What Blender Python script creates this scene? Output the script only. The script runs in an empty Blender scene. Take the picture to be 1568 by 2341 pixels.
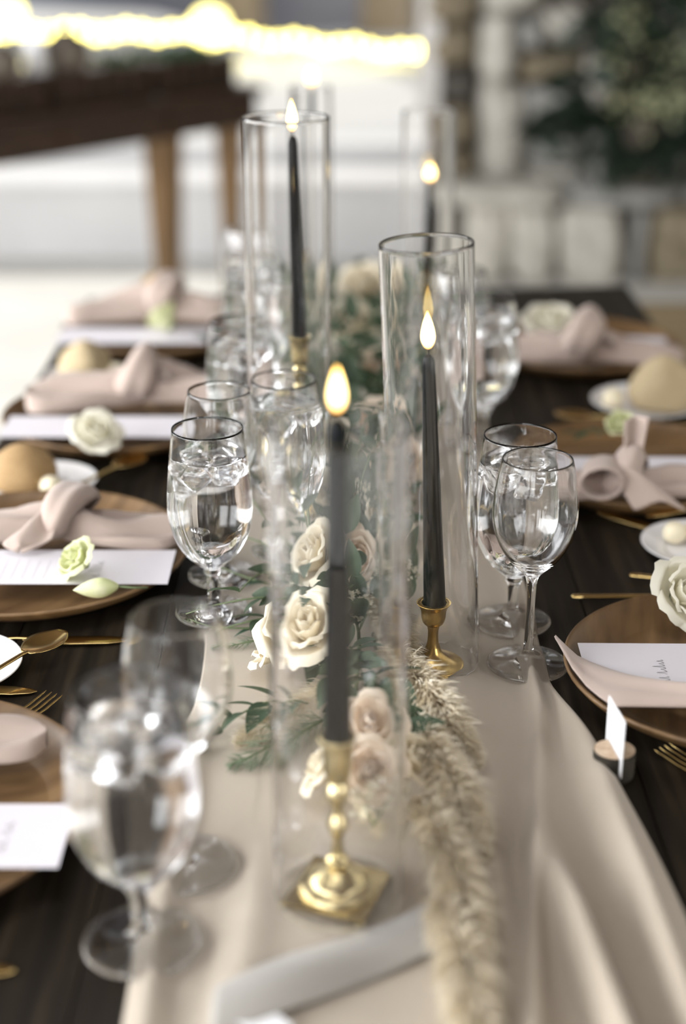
import bpy, math, random
from mathutils import Vector, Matrix, noise
sc = bpy.context.scene
COL = sc.collection
PI = math.pi
random.seed(7)

# ------------------------------------------------------------------ camera
TZ = 0.76                       # height of the table top
H = 0.68                        # camera height above the table top
F = 3500.0                      # focal length in pixels of the 1568x2341 frame
PITCH = math.radians(22.0)
CP, SP = math.cos(PITCH), math.sin(PITCH)
cam = bpy.data.cameras.new('camera')
cam.sensor_fit = 'VERTICAL'
cam.sensor_height = 36.0
cam.lens = 36.0 * F / 2341.0
cam.clip_start = 0.02
cam.clip_end = 400
cam.dof.use_dof = True
cam.dof.focus_distance = 1.42
cam.dof.aperture_fstop = 1.8
camo = bpy.data.objects.new('camera', cam)
camo.location = (0, 0, TZ + H)
camo.rotation_euler = (PI / 2 - PITCH, 0, 0)
COL.objects.link(camo)
sc.camera = camo

# ------------------------------------------------------------------ world, sun, exposure
w = bpy.data.worlds.new('sky')
sc.world = w
w.use_nodes = True
bgn = w.node_tree.nodes['Background']
bgn.inputs['Color'].default_value = (0.97, 0.98, 1.0, 1)
bgn.inputs['Strength'].default_value = 0.60
sun = bpy.data.lights.new('sun', 'SUN')
sun.energy = 2.2
sun.angle = math.radians(1.0)
sun.color = (1.0, 0.96, 0.88)
suno = bpy.data.objects.new('sun', sun)
sdir = Vector((0.38, -0.80, -0.92))
suno.rotation_euler = sdir.to_track_quat('-Z', 'Y').to_euler()
suno.location = (-4, 9, 9)
COL.objects.link(suno)




def window_light(name, loc, look, sx, sy, radiance, color=(0.97, 0.985, 1.0)):
    l = bpy.data.lights.new(name, 'AREA')
    l.shape = 'RECTANGLE'
    l.size, l.size_y = sx, sy
    l.energy = radiance * PI * sx * sy
    l.color = color
    o = bpy.data.objects.new(name, l)
    o.location = loc
    o.rotation_euler = Vector(look).to_track_quat('-Z', 'Z').to_euler()
    COL.objects.link(o)


# daylight in the room's tall windows: the left wall's and the front wall's (behind the camera)
for _k, _y in enumerate((-2.25, -0.55, 1.15, 2.85)):
    window_light('window_daylight', (-2.98, _y, 1.75), (1, 0, 0), 1.25, 2.5, 7.2)
window_light('added_overhead_fill', (-0.5, 0.9, 3.22), (0, 0, -1), 1.3, 1.3, 2.4)  # unseen overhead lamp, added to brighten the runner and table from above
window_light('window_daylight', (2.88, -1.6, 1.75), (-1, 0, 0), 1.25, 2.5, 4.0)
for _k, _x in enumerate((-2.43, -1.21)):
    window_light('window_daylight', (_x, -2.98, 1.9), (0, 1, 0), 0.85, 2.3, 3.0)

sc.view_settings.view_transform = 'Standard'
sc.view_settings.look = 'None'
sc.view_settings.gamma = 1.0
sc.view_settings.use_curve_mapping = False
sc.view_settings.exposure = 0.64
try:
    cy = sc.cycles
    cy.max_bounces = 26
    cy.transmission_bounces = 26
    cy.glossy_bounces = 12
    cy.diffuse_bounces = 4
    cy.transparent_max_bounces = 16
    cy.sample_clamp_indirect = 6.0
    cy.blur_glossy = 0.5
    cy.use_denoising = True
    cy.denoiser = 'OPENIMAGEDENOISE'
except Exception:
    pass


# ------------------------------------------------------------------ pixel helper: a pixel's ray met with a height or a depth
def ray(px, py):
    u, v = (px - 784.0) / F, (py - 1170.5) / F
    return u, CP - v * SP, SP + v * CP


def at(px, py, h=0.0):
    u, f, d = ray(px, py)
    k = (H - h) / d
    return u * k, f * k


def at_depth(px, py, Y):
    u, f, d = ray(px, py)
    k = Y / f
    return u * k, TZ + H - d * k


# ------------------------------------------------------------------ materials
def mat(name, color, rough=0.5, metal=0.0, spec=0.5, trans=0.0, ior=1.45, sub=0.0, sheen=0.0):
    m = bpy.data.materials.new(name)
    m.use_nodes = True
    b = m.node_tree.nodes['Principled BSDF']
    b.inputs['Base Color'].default_value = (*color, 1)
    b.inputs['Roughness'].default_value = rough
    b.inputs['Metallic'].default_value = metal
    b.inputs['Specular IOR Level'].default_value = spec
    b.inputs['Transmission Weight'].default_value = trans
    b.inputs['IOR'].default_value = ior
    if sheen:
        b.inputs['Sheen Weight'].default_value = sheen
    if sub:
        b.inputs['Subsurface Weight'].default_value = sub
        b.inputs['Subsurface Radius'].default_value = (0.01, 0.007, 0.004)
        b.inputs['Subsurface Scale'].default_value = 0.5
    return m


def vary(m, c1, c2, scale=(5, 5, 5), detail=4, coord='Object', lo=0.35, hi=0.65, bump=0.0, dist=0.002, c3=None, rough=None):
    """noise-driven mix of two colours on a principled material, with optional bump"""
    nt = m.node_tree
    b = nt.nodes['Principled BSDF']
    tc = nt.nodes.new('ShaderNodeTexCoord')
    mp = nt.nodes.new('ShaderNodeMapping')
    mp.inputs['Scale'].default_value = scale
    nz = nt.nodes.new('ShaderNodeTexNoise')
    nz.inputs['Scale'].default_value = 1.0
    nz.inputs['Detail'].default_value = detail
    cr = nt.nodes.new('ShaderNodeValToRGB')
    cr.color_ramp.elements[0].position = lo
    cr.color_ramp.elements[0].color = (*c1, 1)
    cr.color_ramp.elements[1].position = hi
    cr.color_ramp.elements[1].color = (*c2, 1)
    if c3:
        e = cr.color_ramp.elements.new(0.5 * (lo + hi))
        e.color = (*c3, 1)
    nt.links.new(tc.outputs[coord], mp.inputs['Vector'])
    nt.links.new(mp.outputs['Vector'], nz.inputs['Vector'])
    nt.links.new(nz.outputs['Fac'], cr.inputs['Fac'])
    nt.links.new(cr.outputs['Color'], b.inputs['Base Color'])
    if bump:
        bp = nt.nodes.new('ShaderNodeBump')
        bp.inputs['Strength'].default_value = bump
        bp.inputs['Distance'].default_value = dist
        nt.links.new(nz.outputs['Fac'], bp.inputs['Height'])
        nt.links.new(bp.outputs['Normal'], b.inputs['Normal'])
    return m


def translucent(m, color, amount):
    """mix a translucent lobe into a thin material (petals, leaves, cloth)"""
    nt = m.node_tree
    b = nt.nodes['Principled BSDF']
    out = nt.nodes['Material Output']
    t = nt.nodes.new('ShaderNodeBsdfTranslucent')
    t.inputs['Color'].default_value = (*color, 1)
    mx = nt.nodes.new('ShaderNodeMixShader')
    mx.inputs['Fac'].default_value = amount
    nt.links.new(b.outputs[0], mx.inputs[1])
    nt.links.new(t.outputs[0], mx.inputs[2])
    nt.links.new(mx.outputs[0], out.inputs['Surface'])
    return m


def weave(m, scale=900.0, strength=0.25, dist=0.0005):
    nt = m.node_tree
    b = nt.nodes['Principled BSDF']
    tc = nt.nodes.new('ShaderNodeTexCoord')
    nz = nt.nodes.new('ShaderNodeTexNoise')
    mp = nt.nodes.new('ShaderNodeMapping')
    mp.inputs['Scale'].default_value = (scale, scale * 0.25, scale)
    bp = nt.nodes.new('ShaderNodeBump')
    bp.inputs['Strength'].default_value = strength
    bp.inputs['Distance'].default_value = dist
    nt.links.new(tc.outputs['Object'], mp.inputs['Vector'])
    nt.links.new(mp.outputs['Vector'], nz.inputs['Vector'])
    nt.links.new(nz.outputs['Fac'], bp.inputs['Height'])
    nt.links.new(bp.outputs['Normal'], b.inputs['Normal'])
    return m


M = {}
M['glass'] = mat('clear_glass', (1, 1, 1), 0.0, trans=1.0, ior=1.47)
M['water'] = mat('water', (1, 1, 1), 0.0, trans=1.0, ior=1.33)
M['ice'] = vary(mat('ice', (1, 1, 1), 0.12, trans=1.0, ior=1.25), (0.97, 0.98, 1), (1, 1, 1), (60, 60, 60), bump=0.5, dist=0.003)
M['table'] = vary(mat('dark_table_wood', (0.03, 0.02, 0.014), 0.5, spec=0.2), (0.006, 0.0045, 0.003), (0.034, 0.025, 0.016), (70, 3.5, 70), 6, lo=0.3, hi=0.72, bump=0.25, dist=0.001, c3=(0.014, 0.0102, 0.0066))
M['runner'] = weave(translucent(mat('champagne_gauze', (0.52, 0.45, 0.362), 0.75, sheen=0.2), (0.62, 0.50, 0.36), 0.18), 1500, 0.35)
M['blush'] = weave(mat('blush_linen', (0.425, 0.335, 0.288), 0.85, sheen=0.25), 1400, 0.35)
M['wax'] = vary(mat('charcoal_wax', (0.012, 0.015, 0.018), 0.33, spec=0.16), (0.0015, 0.0022, 0.0026), (0.0045, 0.0068, 0.0082), (120, 120, 8), 3)
M['brass'] = vary(mat('aged_brass', (0.58, 0.42, 0.16), 0.24, metal=1.0), (0.52, 0.42, 0.21), (0.74, 0.63, 0.38), (40, 40, 40))
M['amber_brass'] = vary(mat('amber_brass', (0.5, 0.33, 0.11), 0.24, metal=1.0), (0.40, 0.25, 0.07), (0.62, 0.44, 0.17), (40, 40, 40))
M['gold'] = mat('gold_cutlery', (0.72, 0.52, 0.22), 0.18, metal=1.0)
M['plate_wood'] = vary(mat('acacia_wood', (0.16, 0.09, 0.04), 0.42), (0.085, 0.045, 0.018), (0.27, 0.165, 0.075), (6, 40, 6), 5, lo=0.3, hi=0.7, c3=(0.16, 0.092, 0.040))
M['china'] = mat('white_china', (0.80, 0.79, 0.79), 0.12)
M['paper'] = mat('menu_paper', (0.66, 0.63, 0.665), 0.8)
M['white_paper'] = mat('white_card', (0.84, 0.84, 0.86), 0.7)
M['ink'] = mat('grey_ink', (0.20, 0.19, 0.19), 0.7)
M['cream_petal'] = translucent(vary(mat('cream_petal', (0.84, 0.78, 0.64), 0.6), (0.86, 0.80, 0.66), (0.82, 0.74, 0.58), (40, 40, 40)), (0.85, 0.75, 0.55), 0.25)
M['blush_petal'] = translucent(vary(mat('blush_petal', (0.80, 0.66, 0.54), 0.6), (0.86, 0.77, 0.64), (0.80, 0.68, 0.55), (40, 40, 40)), (0.85, 0.65, 0.45), 0.25)
M['white_petal'] = translucent(mat('white_petal', (0.88, 0.85, 0.73), 0.6), (0.88, 0.84, 0.62), 0.22)
M['green_petal'] = translucent(vary(mat('green_petal', (0.68, 0.70, 0.42), 0.6), (0.78, 0.77, 0.55), (0.64, 0.67, 0.38), (50, 50, 50)), (0.7, 0.75, 0.35), 0.25)
M['leaf'] = translucent(vary(mat('dusty_leaf', (0.07, 0.12, 0.085), 0.55, spec=0.22), (0.042, 0.066, 0.042), (0.10, 0.125, 0.085), (30, 30, 30)), (0.15, 0.25, 0.10), 0.15)
M['dark_leaf'] = translucent(vary(mat('dark_leaf', (0.03, 0.07, 0.04), 0.4), (0.02, 0.05, 0.03), (0.06, 0.11, 0.06), (30, 30, 30)), (0.1, 0.2, 0.05), 0.12)
M['stem'] = mat('green_stem', (0.13, 0.17, 0.08), 0.6)
M['fern'] = mat('fern_green', (0.17, 0.22, 0.14), 0.6)
M['pampas'] = translucent(vary(mat('pampas_fibre', (0.56, 0.49, 0.37), 0.8), (0.60, 0.53, 0.40), (0.88, 0.82, 0.70), (60, 60, 60)), (0.65, 0.55, 0.38), 0.3)
M['statice'] = translucent(mat('statice_white', (0.74, 0.70, 0.56), 0.7), (0.7, 0.65, 0.5), 0.2)
M['bread'] = vary(mat('bread_crust', (0.45, 0.30, 0.14), 0.7), (0.28, 0.155, 0.055), (0.52, 0.36, 0.18), (35, 35, 50), 5, bump=0.4, dist=0.004)
M['pale_bread'] = vary(mat('pale_bread_crust', (0.6, 0.48, 0.3), 0.75), (0.36, 0.26, 0.13), (0.60, 0.50, 0.33), (35, 35, 50), 5, bump=0.4, dist=0.004)
M['butter'] = mat('butter', (0.84, 0.76, 0.56), 0.45, sub=0.1)
M['bark'] = vary(mat('bark', (0.06, 0.045, 0.03), 0.9), (0.014, 0.012, 0.009), (0.05, 0.042, 0.03), (90, 90, 40), 5, bump=0.8, dist=0.003)
M['cut_wood'] = vary(mat('cut_wood', (0.48, 0.36, 0.25), 0.75), (0.42, 0.30, 0.20), (0.56, 0.44, 0.32), (120, 120, 120))
M['console'] = vary(mat('brown_console_wood', (0.06, 0.028, 0.012), 0.5), (0.017, 0.007, 0.0025), (0.042, 0.018, 0.0065), (4, 4, 30), 5)
M['light_leg'] = vary(mat('tan_leg_wood', (0.22, 0.13, 0.06), 0.5), (0.17, 0.10, 0.045), (0.28, 0.17, 0.08), (20, 20, 4), 4)
M['crate'] = vary(mat('brown_crate_wood', (0.05, 0.025, 0.012), 0.6), (0.014, 0.007, 0.0035), (0.050, 0.024, 0.011), (9, 9, 40), 4)
M['pot'] = vary(mat('grey_brown_pot', (0.10, 0.08, 0.06), 0.7), (0.06, 0.05, 0.04), (0.15, 0.12, 0.09), (12, 12, 12))
M['plaster'] = vary(mat('white_plaster', (0.88, 0.88, 0.88), 0.9), (0.70, 0.70, 0.705), (0.76, 0.76, 0.765), (3, 3, 3))
M['floor'] = vary(mat('pale_concrete', (0.62, 0.61, 0.58), 0.8), (0.56, 0.55, 0.52), (0.67, 0.66, 0.63), (2, 2, 2))
M['snow'] = vary(mat('pale_ground', (0.66, 0.66, 0.64), 0.9), (0.54, 0.54, 0.535), (0.61, 0.61, 0.60), (1, 1, 1))
M['hill'] = vary(mat('grey_blue_hill', (0.20, 0.21, 0.25), 1.0), (0.13, 0.14, 0.18), (0.30, 0.29, 0.30), (0.35, 0.35, 0.5), 3)
M['mortar'] = vary(mat('mortar', (0.14, 0.12, 0.09), 0.95), (0.03, 0.025, 0.018), (0.07, 0.06, 0.045), (6, 6, 6))
M['stone_light'] = vary(mat('light_stone', (0.50, 0.48, 0.43), 0.9), (0.42, 0.40, 0.35), (0.62, 0.59, 0.53), (5, 5, 5), 5, bump=0.6, dist=0.02)
M['stone_grey'] = vary(mat('grey_stone', (0.36, 0.36, 0.34), 0.9), (0.22, 0.217, 0.198), (0.41, 0.405, 0.385), (5, 5, 5), 5, bump=0.6, dist=0.02)
M['stone_tan'] = vary(mat('tan_stone', (0.30, 0.25, 0.17), 0.9), (0.15, 0.12, 0.075), (0.30, 0.25, 0.175), (5, 5, 5), 5, bump=0.6, dist=0.02)
M['stone_dark'] = vary(mat('dark_stone', (0.15, 0.14, 0.12), 0.9), (0.06, 0.055, 0.048), (0.14, 0.13, 0.115), (5, 5, 5), 5, bump=0.6, dist=0.02)
M['ceiling'] = vary(mat('dark_ceiling_wood', (0.07, 0.05, 0.035), 0.7), (0.05, 0.035, 0.025), (0.10, 0.07, 0.05), (2, 14, 2))
M['wall'] = vary(mat('beige_wall', (0.58, 0.55, 0.50), 0.9), (0.54, 0.51, 0.46), (0.62, 0.59, 0.54), (2, 2, 2))
M['frame'] = mat('pale_frame', (0.62, 0.60, 0.58), 0.6)
M['bench'] = vary(mat('tan_bench_wood', (0.24, 0.18, 0.10), 0.55), (0.19, 0.14, 0.075), (0.30, 0.23, 0.13), (4, 40, 4))
M['trunk'] = vary(mat('tan_trunk', (0.34, 0.27, 0.18), 0.9), (0.26, 0.20, 0.13), (0.42, 0.34, 0.24), (6, 6, 2))
M['ribbon'] = mat('grey_silk', (0.31, 0.29, 0.262), 0.45, sheen=0.3)
M['wick'] = mat('wick', (0.02, 0.015, 0.01), 0.9)
M['cable'] = mat('cable', (0.05, 0.05, 0.04), 0.7)


def emit(name, color, strength):
    m = bpy.data.materials.new(name)
    m.use_nodes = True
    nt = m.node_tree
    nt.nodes.remove(nt.nodes['Principled BSDF'])
    e = nt.nodes.new('ShaderNodeEmission')
    e.inputs['Color'].default_value = (*color, 1)
    e.inputs['Strength'].default_value = strength
    nt.links.new(e.outputs[0], nt.nodes['Material Output'].inputs['Surface'])
    return m, e


M['flame'], _e = emit('candle_flame', (1, 0.8, 0.3), 6.0)
_nt = M['flame'].node_tree
_tc = _nt.nodes.new('ShaderNodeTexCoord')
_sx = _nt.nodes.new('ShaderNodeSeparateXYZ')
_cr = _nt.nodes.new('ShaderNodeValToRGB')
_cr.color_ramp.elements[0].position = 0.0
_cr.color_ramp.elements[0].color = (0.45, 0.17, 0.03, 1)
_cr.color_ramp.elements[1].position = 1.0
_cr.color_ramp.elements[1].color = (1.0, 0.52, 0.10, 1)
_q = _cr.color_ramp.elements.new(0.35)
_q.color = (1.0, 0.72, 0.28, 1)
_q = _cr.color_ramp.elements.new(0.7)
_q.color = (1.0, 0.74, 0.28, 1)
_nt.links.new(_tc.outputs['Generated'], _sx.inputs[0])
_nt.links.new(_sx.outputs['Z'], _cr.inputs['Fac'])
_nt.links.new(_cr.outputs['Color'], _e.inputs['Color'])
M['bulb'], _ = emit('warm_bulb', (1.0, 0.84, 0.22), 10.0)
M['globe'], _ = emit('warm_globe', (1.0, 0.86, 0.30), 4.5)


# ------------------------------------------------------------------ mesh builder
class MB:
    def __init__(self):
        self.v, self.f = [], []

    def add(self, verts, faces, mtx=None):
        n = len(self.v)
        if mtx is not None:
            verts = [mtx @ Vector(p) for p in verts]
        self.v += [tuple(p) for p in verts]
        self.f += [tuple(i + n for i in f) for f in faces]
        return self

    def box(self, x0, x1, y0, y1, z0, z1, mtx=None):
        vs = [(x0, y0, z0), (x1, y0, z0), (x1, y1, z0), (x0, y1, z0), (x0, y0, z1), (x1, y0, z1), (x1, y1, z1), (x0, y1, z1)]
        return self.add(vs, [(3, 2, 1, 0), (4, 5, 6, 7), (0, 1, 5, 4), (1, 2, 6, 5), (2, 3, 7, 6), (3, 0, 4, 7)], mtx)

    def lathe(self, prof, n=32, mtx=None):
        vs, fs, rings = [], [], []
        for r, z in prof:
            if r < 1e-7:
                rings.append([len(vs)])
                vs.append((0, 0, z))
            else:
                rings.append(list(range(len(vs), len(vs) + n)))
                vs += [(r * math.cos(2 * PI * k / n), r * math.sin(2 * PI * k / n), z) for k in range(n)]
        for a, b in zip(rings, rings[1:]):
            for k in range(n):
                k2 = (k + 1) % n
                if len(a) == 1 and len(b) == 1:
                    continue
                if len(a) == 1:
                    fs.append((a[0], b[k2], b[k]))
                elif len(b) == 1:
                    fs.append((a[k], a[k2], b[0]))
                else:
                    fs.append((a[k], a[k2], b[k2], b[k]))
        return self.add(vs, fs, mtx)

    def tube(self, pts, rad, n=8, cap=True):
        pts = [Vector(p) for p in pts]
        rads = rad if isinstance(rad, (list, tuple)) else [rad] * len(pts)
        vs, fs = [], []
        up = Vector((0.13, 0.21, 0.97))
        for i, p in enumerate(pts):
            d = (pts[min(i + 1, len(pts) - 1)] - pts[max(i - 1, 0)]).normalized()
            a = d.cross(up)
            if a.length < 1e-3:
                a = d.cross(Vector((1, 0, 0)))
            a.normalize()
            b = d.cross(a)
            for k in range(n):
                t = 2 * PI * k / n
                vs.append(p + (a * math.cos(t) + b * math.sin(t)) * rads[i])
        for i in range(len(pts) - 1):
            for k in range(n):
                k2 = (k + 1) % n
                fs.append((i * n + k, i * n + k2, (i + 1) * n + k2, (i + 1) * n + k))
        if cap:
            fs.append(tuple(range(n - 1, -1, -1)))
            fs.append(tuple(range((len(pts) - 1) * n, len(pts) * n)))
        return self.add(vs, fs)

    def grid(self, fn, nu, nv, mtx=None, wrap_u=False):
        vs = [fn(i / nu, j / nv) for j in range(nv + 1) for i in range(nu + (0 if wrap_u else 1))]
        row = nu if wrap_u else nu + 1
        fs = []
        for j in range(nv):
            for i in range(nu):
                i2 = (i + 1) % row
                fs.append((j * row + i, j * row + i2, (j + 1) * row + i2, (j + 1) * row + i))
        return self.add(vs, fs, mtx)

    def mesh(self, name, material, smooth=True):
        me = bpy.data.meshes.new(name)
        me.from_pydata(self.v, [], self.f)
        if smooth:
            me.polygons.foreach_set('use_smooth', [True] * len(me.polygons))
        if material:
            me.materials.append(material)
        me.update()
        return me


def spl(pts, k=4):
    """Catmull-Rom through 2-D or 3-D points"""
    out = []
    P = [Vector(p) for p in pts]
    for i in range(len(P) - 1):
        p0, p1, p2, p3 = P[max(i - 1, 0)], P[i], P[i + 1], P[min(i + 2, len(P) - 1)]
        for s in range(k):
            t = s / k
            out.append(0.5 * ((2 * p1) + (p2 - p0) * t + (2 * p0 - 5 * p1 + 4 * p2 - p3) * t * t + (3 * p1 - p0 - 3 * p2 + p3) * t ** 3))
    out.append(P[-1])
    return out


def prof(pts, k=4):
    return [(max(0.0, p[0]), p[1]) for p in spl(pts, k)]


def obj(name, me, parent=None, loc=(0, 0, 0), rot=(0, 0, 0), scale=(1, 1, 1)):
    o = bpy.data.objects.new(name, me)
    COL.objects.link(o)
    o.location = loc
    o.rotation_euler = rot
    o.scale = scale if isinstance(scale, (tuple, list)) else (scale,) * 3
    if parent:
        o.parent = parent
    return o


def tag(o, label, cat, group=None):
    o['label'] = label
    o['category'] = cat
    if group:
        o['group'] = group
    return o


def thing(name, label, cat, loc=(0, 0, 0), rot=(0, 0, 0), group=None):
    o = obj(name, None, None, loc, rot)
    o.empty_display_size = 0.02
    return tag(o, label, cat, group)


def struct(name, mb, material, smooth=False):
    o = obj(name, mb.mesh(name, material, smooth))
    o['kind'] = 'structure'
    return o


def dup(root, loc, rot=None, label=None):
    r = root.copy()
    COL.objects.link(r)
    r.location = loc
    if rot is not None:
        r.rotation_euler = rot
    if label:
        r['label'] = label
    for ch in list(root.children):
        c = ch.copy()
        COL.objects.link(c)
        c.parent = r
        for g in list(ch.children):
            d = g.copy()
            COL.objects.link(d)
            d.parent = c
    return r


def solid(o, th, off=0.0):
    md = o.modifiers.new('thickness', 'SOLIDIFY')
    md.thickness = th
    md.offset = off
    return o


# ================================================================== THE SETTING
struct('floor', MB().box(-9, 4, -3.2, 7.0, -0.1, 0), M['floor'])
struct('ceiling', MB().box(-1.9, -1.2, -3.2, 6.9, 3.2, 3.35).box(0.2, 4, -3.2, 6.9, 3.2, 3.35).box(-1.2, 0.2, -3.2, 0.2, 3.2, 3.35).box(-1.2, 0.2, 1.6, 6.9, 3.2, 3.35), M['ceiling'])  # square opening over the table is added for the overhead fill lamp
struct('wall_right', MB().box(2.9, 3.1, -3.2, 7.0, 0, 3.2), M['wall'])
mb = MB().box(-3.2, 4, -3.2, -3.0, 0, 0.65).box(-0.75, 4, -3.2, -3.0, 0.65, 3.2).box(-3.2, -0.75, -3.2, -3.0, 3.05, 3.2)
for x in (-3.2, -1.89, -1.35):
    mb.box(x, x + (0.22 if x != -1.35 else 0.05), -3.2, -3.0, 0.65, 3.05)
struct('wall_front', mb, M['ceiling'])
mb = MB().box(-3.2, -3.0, -3.2, 6.4, 0, 0.30)
for y in (-3.2, -1.5, 0.2, 1.9, 3.6, 5.3):
    mb.box(-3.2, -3.0, y, y + 0.3, 0.3, 3.1)
struct('wall_left', mb, M['wall'])
# low white wall and its two terrace steps beyond the floor, on the left
struct('wall_back', MB().box(-6, 0.34, 6.44, 6.74, 0, 0.300), M['plaster'])
struct('trim_1', MB().box(-6, 0.34, 6.40, 6.80, 0.300, 0.328), M['plaster'])
struct('trim_2', MB().box(0.305, 0.385, 6.30, 6.395, 0.0, 3.2), M['frame'])
mb = MB()


def terr(u, v):
    x = -9 + 14 * u
    y = 6.74 + 12 * v
    z = 0.28
    if y > 6.98:
        z = 0.385 + (y - 6.98) * 0.010
    if y > 9.3:
        z += (min(y, 11.2) - 9.3) * 0.04 * (0.85 + 0.15 * math.sin(1.3 * x + 0.6)) - 0.05 * max(0, y - 10.6)
    z += 0.02 * noise.noise((x * 1.3, y * 1.3, 0.3)) * (y > 7)
    return (x, y, z)


mb.grid(terr, 40, 60)
struct('terrace_ground', mb, M['snow'], True)
struct('terrace_step', MB().box(-9, 5, 6.94, 7.2, 0.2, 0.40), M['plaster'])
mb = MB()


def hill(u, v):
    x = -30 + 60 * u
    y = 12.8 + 5 * v
    z = 0.2 + 9 * v + 2.0 * noise.noise((x * 0.12, v * 2, 1.7))
    return (x, y, z)


mb.grid(hill, 40, 14)
struct('hillside', mb, M['hill'], True)

# stone chimney wall on the right, each stone a piece
DW = 6.45
sw = struct('wall_stone', MB().box(0.345, 2.9, DW, DW + 0.35, 0, 3.2), M['mortar'])


def stone_mesh(seed, mname):
    b = MB()
    n = 5
    for ax in range(3):
        for s in (-1, 1):
            def fn(u, v, ax=ax, s=s):
                p = [0, 0, 0]
                p[ax] = s
                p[(ax + 1) % 3] = (2 * u - 1)
                p[(ax + 2) % 3] = (2 * v - 1) * s
                q = Vector(p)
                q6 = (abs(q.x) ** 3.4 + abs(q.y) ** 3.4 + abs(q.z) ** 3.4) ** (1 / 3.4)
                q = q / q6
                q *= 1 + 0.22 * noise.noise(q * 1.3 + Vector((seed * 7.1, seed, 0))) + 0.05 * noise.noise(q * 4 + Vector((seed, 0, 3)))
                return tuple(q * 0.5)
            b.grid(fn, n, n)
    return b.mesh('stone', M[mname])


STONES = {}


def stone(parent, cx, cy, cz, sx, sy, sz, kind, seed, rot=0.0):
    key = (kind, seed % 4)
    if key not in STONES:
        STONES[key] = stone_mesh(seed % 4 + {'stone_light': 0, 'stone_grey': 5, 'stone_tan': 9, 'stone_dark': 13}[kind], kind)
    return obj('stone', STONES[key], parent, (cx, cy, cz), (0, rot, 0), (sx, sy, sz))


# stones seen in the photograph, given as outlines on the wall's face
seen = [(970, -40, 1090, 55, 'stone_tan'), (975, 60, 1085, 150, 'stone_tan'), (972, 155, 1090, 232, 'stone_dark'),
        (975, 238, 1085, 330, 'stone_tan'), (972, 336, 1085, 425, 'stone_tan'), (1098, 30, 1178, 190, 'stone_light'),
        (1100, -60, 1240, 25, 'stone_light'), (1184, 40, 1240, 115, 'stone_grey'), (1245, 10, 1345, 95, 'stone_light'),
        (1184, 120, 1335, 182, 'stone_tan'), (1098, 195, 1200, 425, 'stone_light'), (1204, 190, 1320, 300, 'stone_grey'),
        (1204, 305, 1330, 370, 'stone_grey'), (1204, 374, 1345, 425, 'stone_light'), (1325, 125, 1400, 240, 'stone_light'),
        (1350, 0, 1470, 118, 'stone_dark'), (1405, 125, 1500, 260, 'stone_tan'), (1350, 250, 1440, 425, 'stone_grey'),
        (1445, 268, 1580, 425, 'stone_grey'), (1476, 0, 1620, 118, 'stone_grey'), (1505, 125, 1660, 262, 'stone_dark')]
for i, (x0, y0, x1, y1, k) in enumerate(seen):
    a, zt = at_depth(x0, y0, DW - 0.08)
    b, zb = at_depth(x1, y1, DW - 0.08)
    c = at_depth(x1, y0, DW - 0.08)[0]
    b = 0.5 * (b + c)
    stone(sw, 0.5 * (a + b), DW, 0.5 * (zt + zb), (b - a) * 1.05, 0.36 if k != 'stone_dark' else 0.24, (zt - zb) * 1.04, k, i, random.uniform(-0.06, 0.06))
xr0 = at_depth(1590, 260, DW - 0.08)[0]
zz = 0.40
row = 0
kinds = ['stone_light', 'stone_grey', 'stone_tan', 'stone_grey', 'stone_light', 'stone_dark']
while zz < 3.1:
    hgt = random.uniform(0.2, 0.32)
    x = 0.36 if zz > 1.14 else xr0 + 0.05
    while x < 2.85:
        wd = min(random.uniform(0.22, 0.45), 2.9 - x)
        stone(sw, x + wd / 2, DW, zz + hgt / 2, wd * 1.02, random.uniform(0.26, 0.38), hgt * 1.03, random.choice(kinds), row, random.uniform(-0.05, 0.05))
        x += wd
        row += 1
    zz += hgt
# hearth: slabs on a course of upright stones
DH = 6.00
hearth = thing('hearth', 'raised stone hearth with a grey slab ledge in front of stone wall', 'hearth', (0, 0, 0))
hx0 = at_depth(1040, 560, DH)[0]
obj('core', MB().box(hx0 + 0.02, 2.8, DH + 0.06, DW - 0.20, 0, 0.32).mesh('core', M['mortar'], False), hearth)
x = hx0 - 0.03
i = 0
for wd in (0.46, 0.46, 0.58, 0.5, 0.38):
    stone(hearth, x + wd / 2, DH + 0.09, 0.343, wd * 1.02, 0.32, 0.09, 'stone_grey' if i != 0 else 'stone_light', i + 1).name = 'slab'
    x += wd
    i += 1
for i, (x0, x1, k) in enumerate([(1062, 1165, 'stone_light'), (1168, 1262, 'stone_light'), (1285, 1425, 'stone_light'), (1450, 1478, 'stone_grey'), (1488, 1640, 'stone_tan'), (1650, 1760, 'stone_light'), (1770, 1900, 'stone_grey'), (1910, 2060, 'stone_tan')]):
    a = at_depth(x0, 560, DH)[0]
    b = at_depth(x1, 560, DH)[0]
    stone(hearth, 0.5 * (a + b), DH + 0.12, 0.15, (b - a) * 1.1, 0.28, 0.34, k, i + 2, random.uniform(-0.12, 0.12))


# ================================================================== leaf helpers
def leaf_mesh(name, L, W, material, fold=0.25, droop=0.25, nu=4, nv=7):
    b = MB()

    def fn(u, v):
        s = 2 * u - 1
        wv = W * (math.sin(PI * min(1, v ** 0.85)) ** 0.8) * (1 - 0.25 * v) + 0.0003
        return (s * wv, L * v, fold * abs(s) * wv - droop * L * v * v)
    b.grid(fn, nu, nv)
    return b.mesh(name, material)


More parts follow.
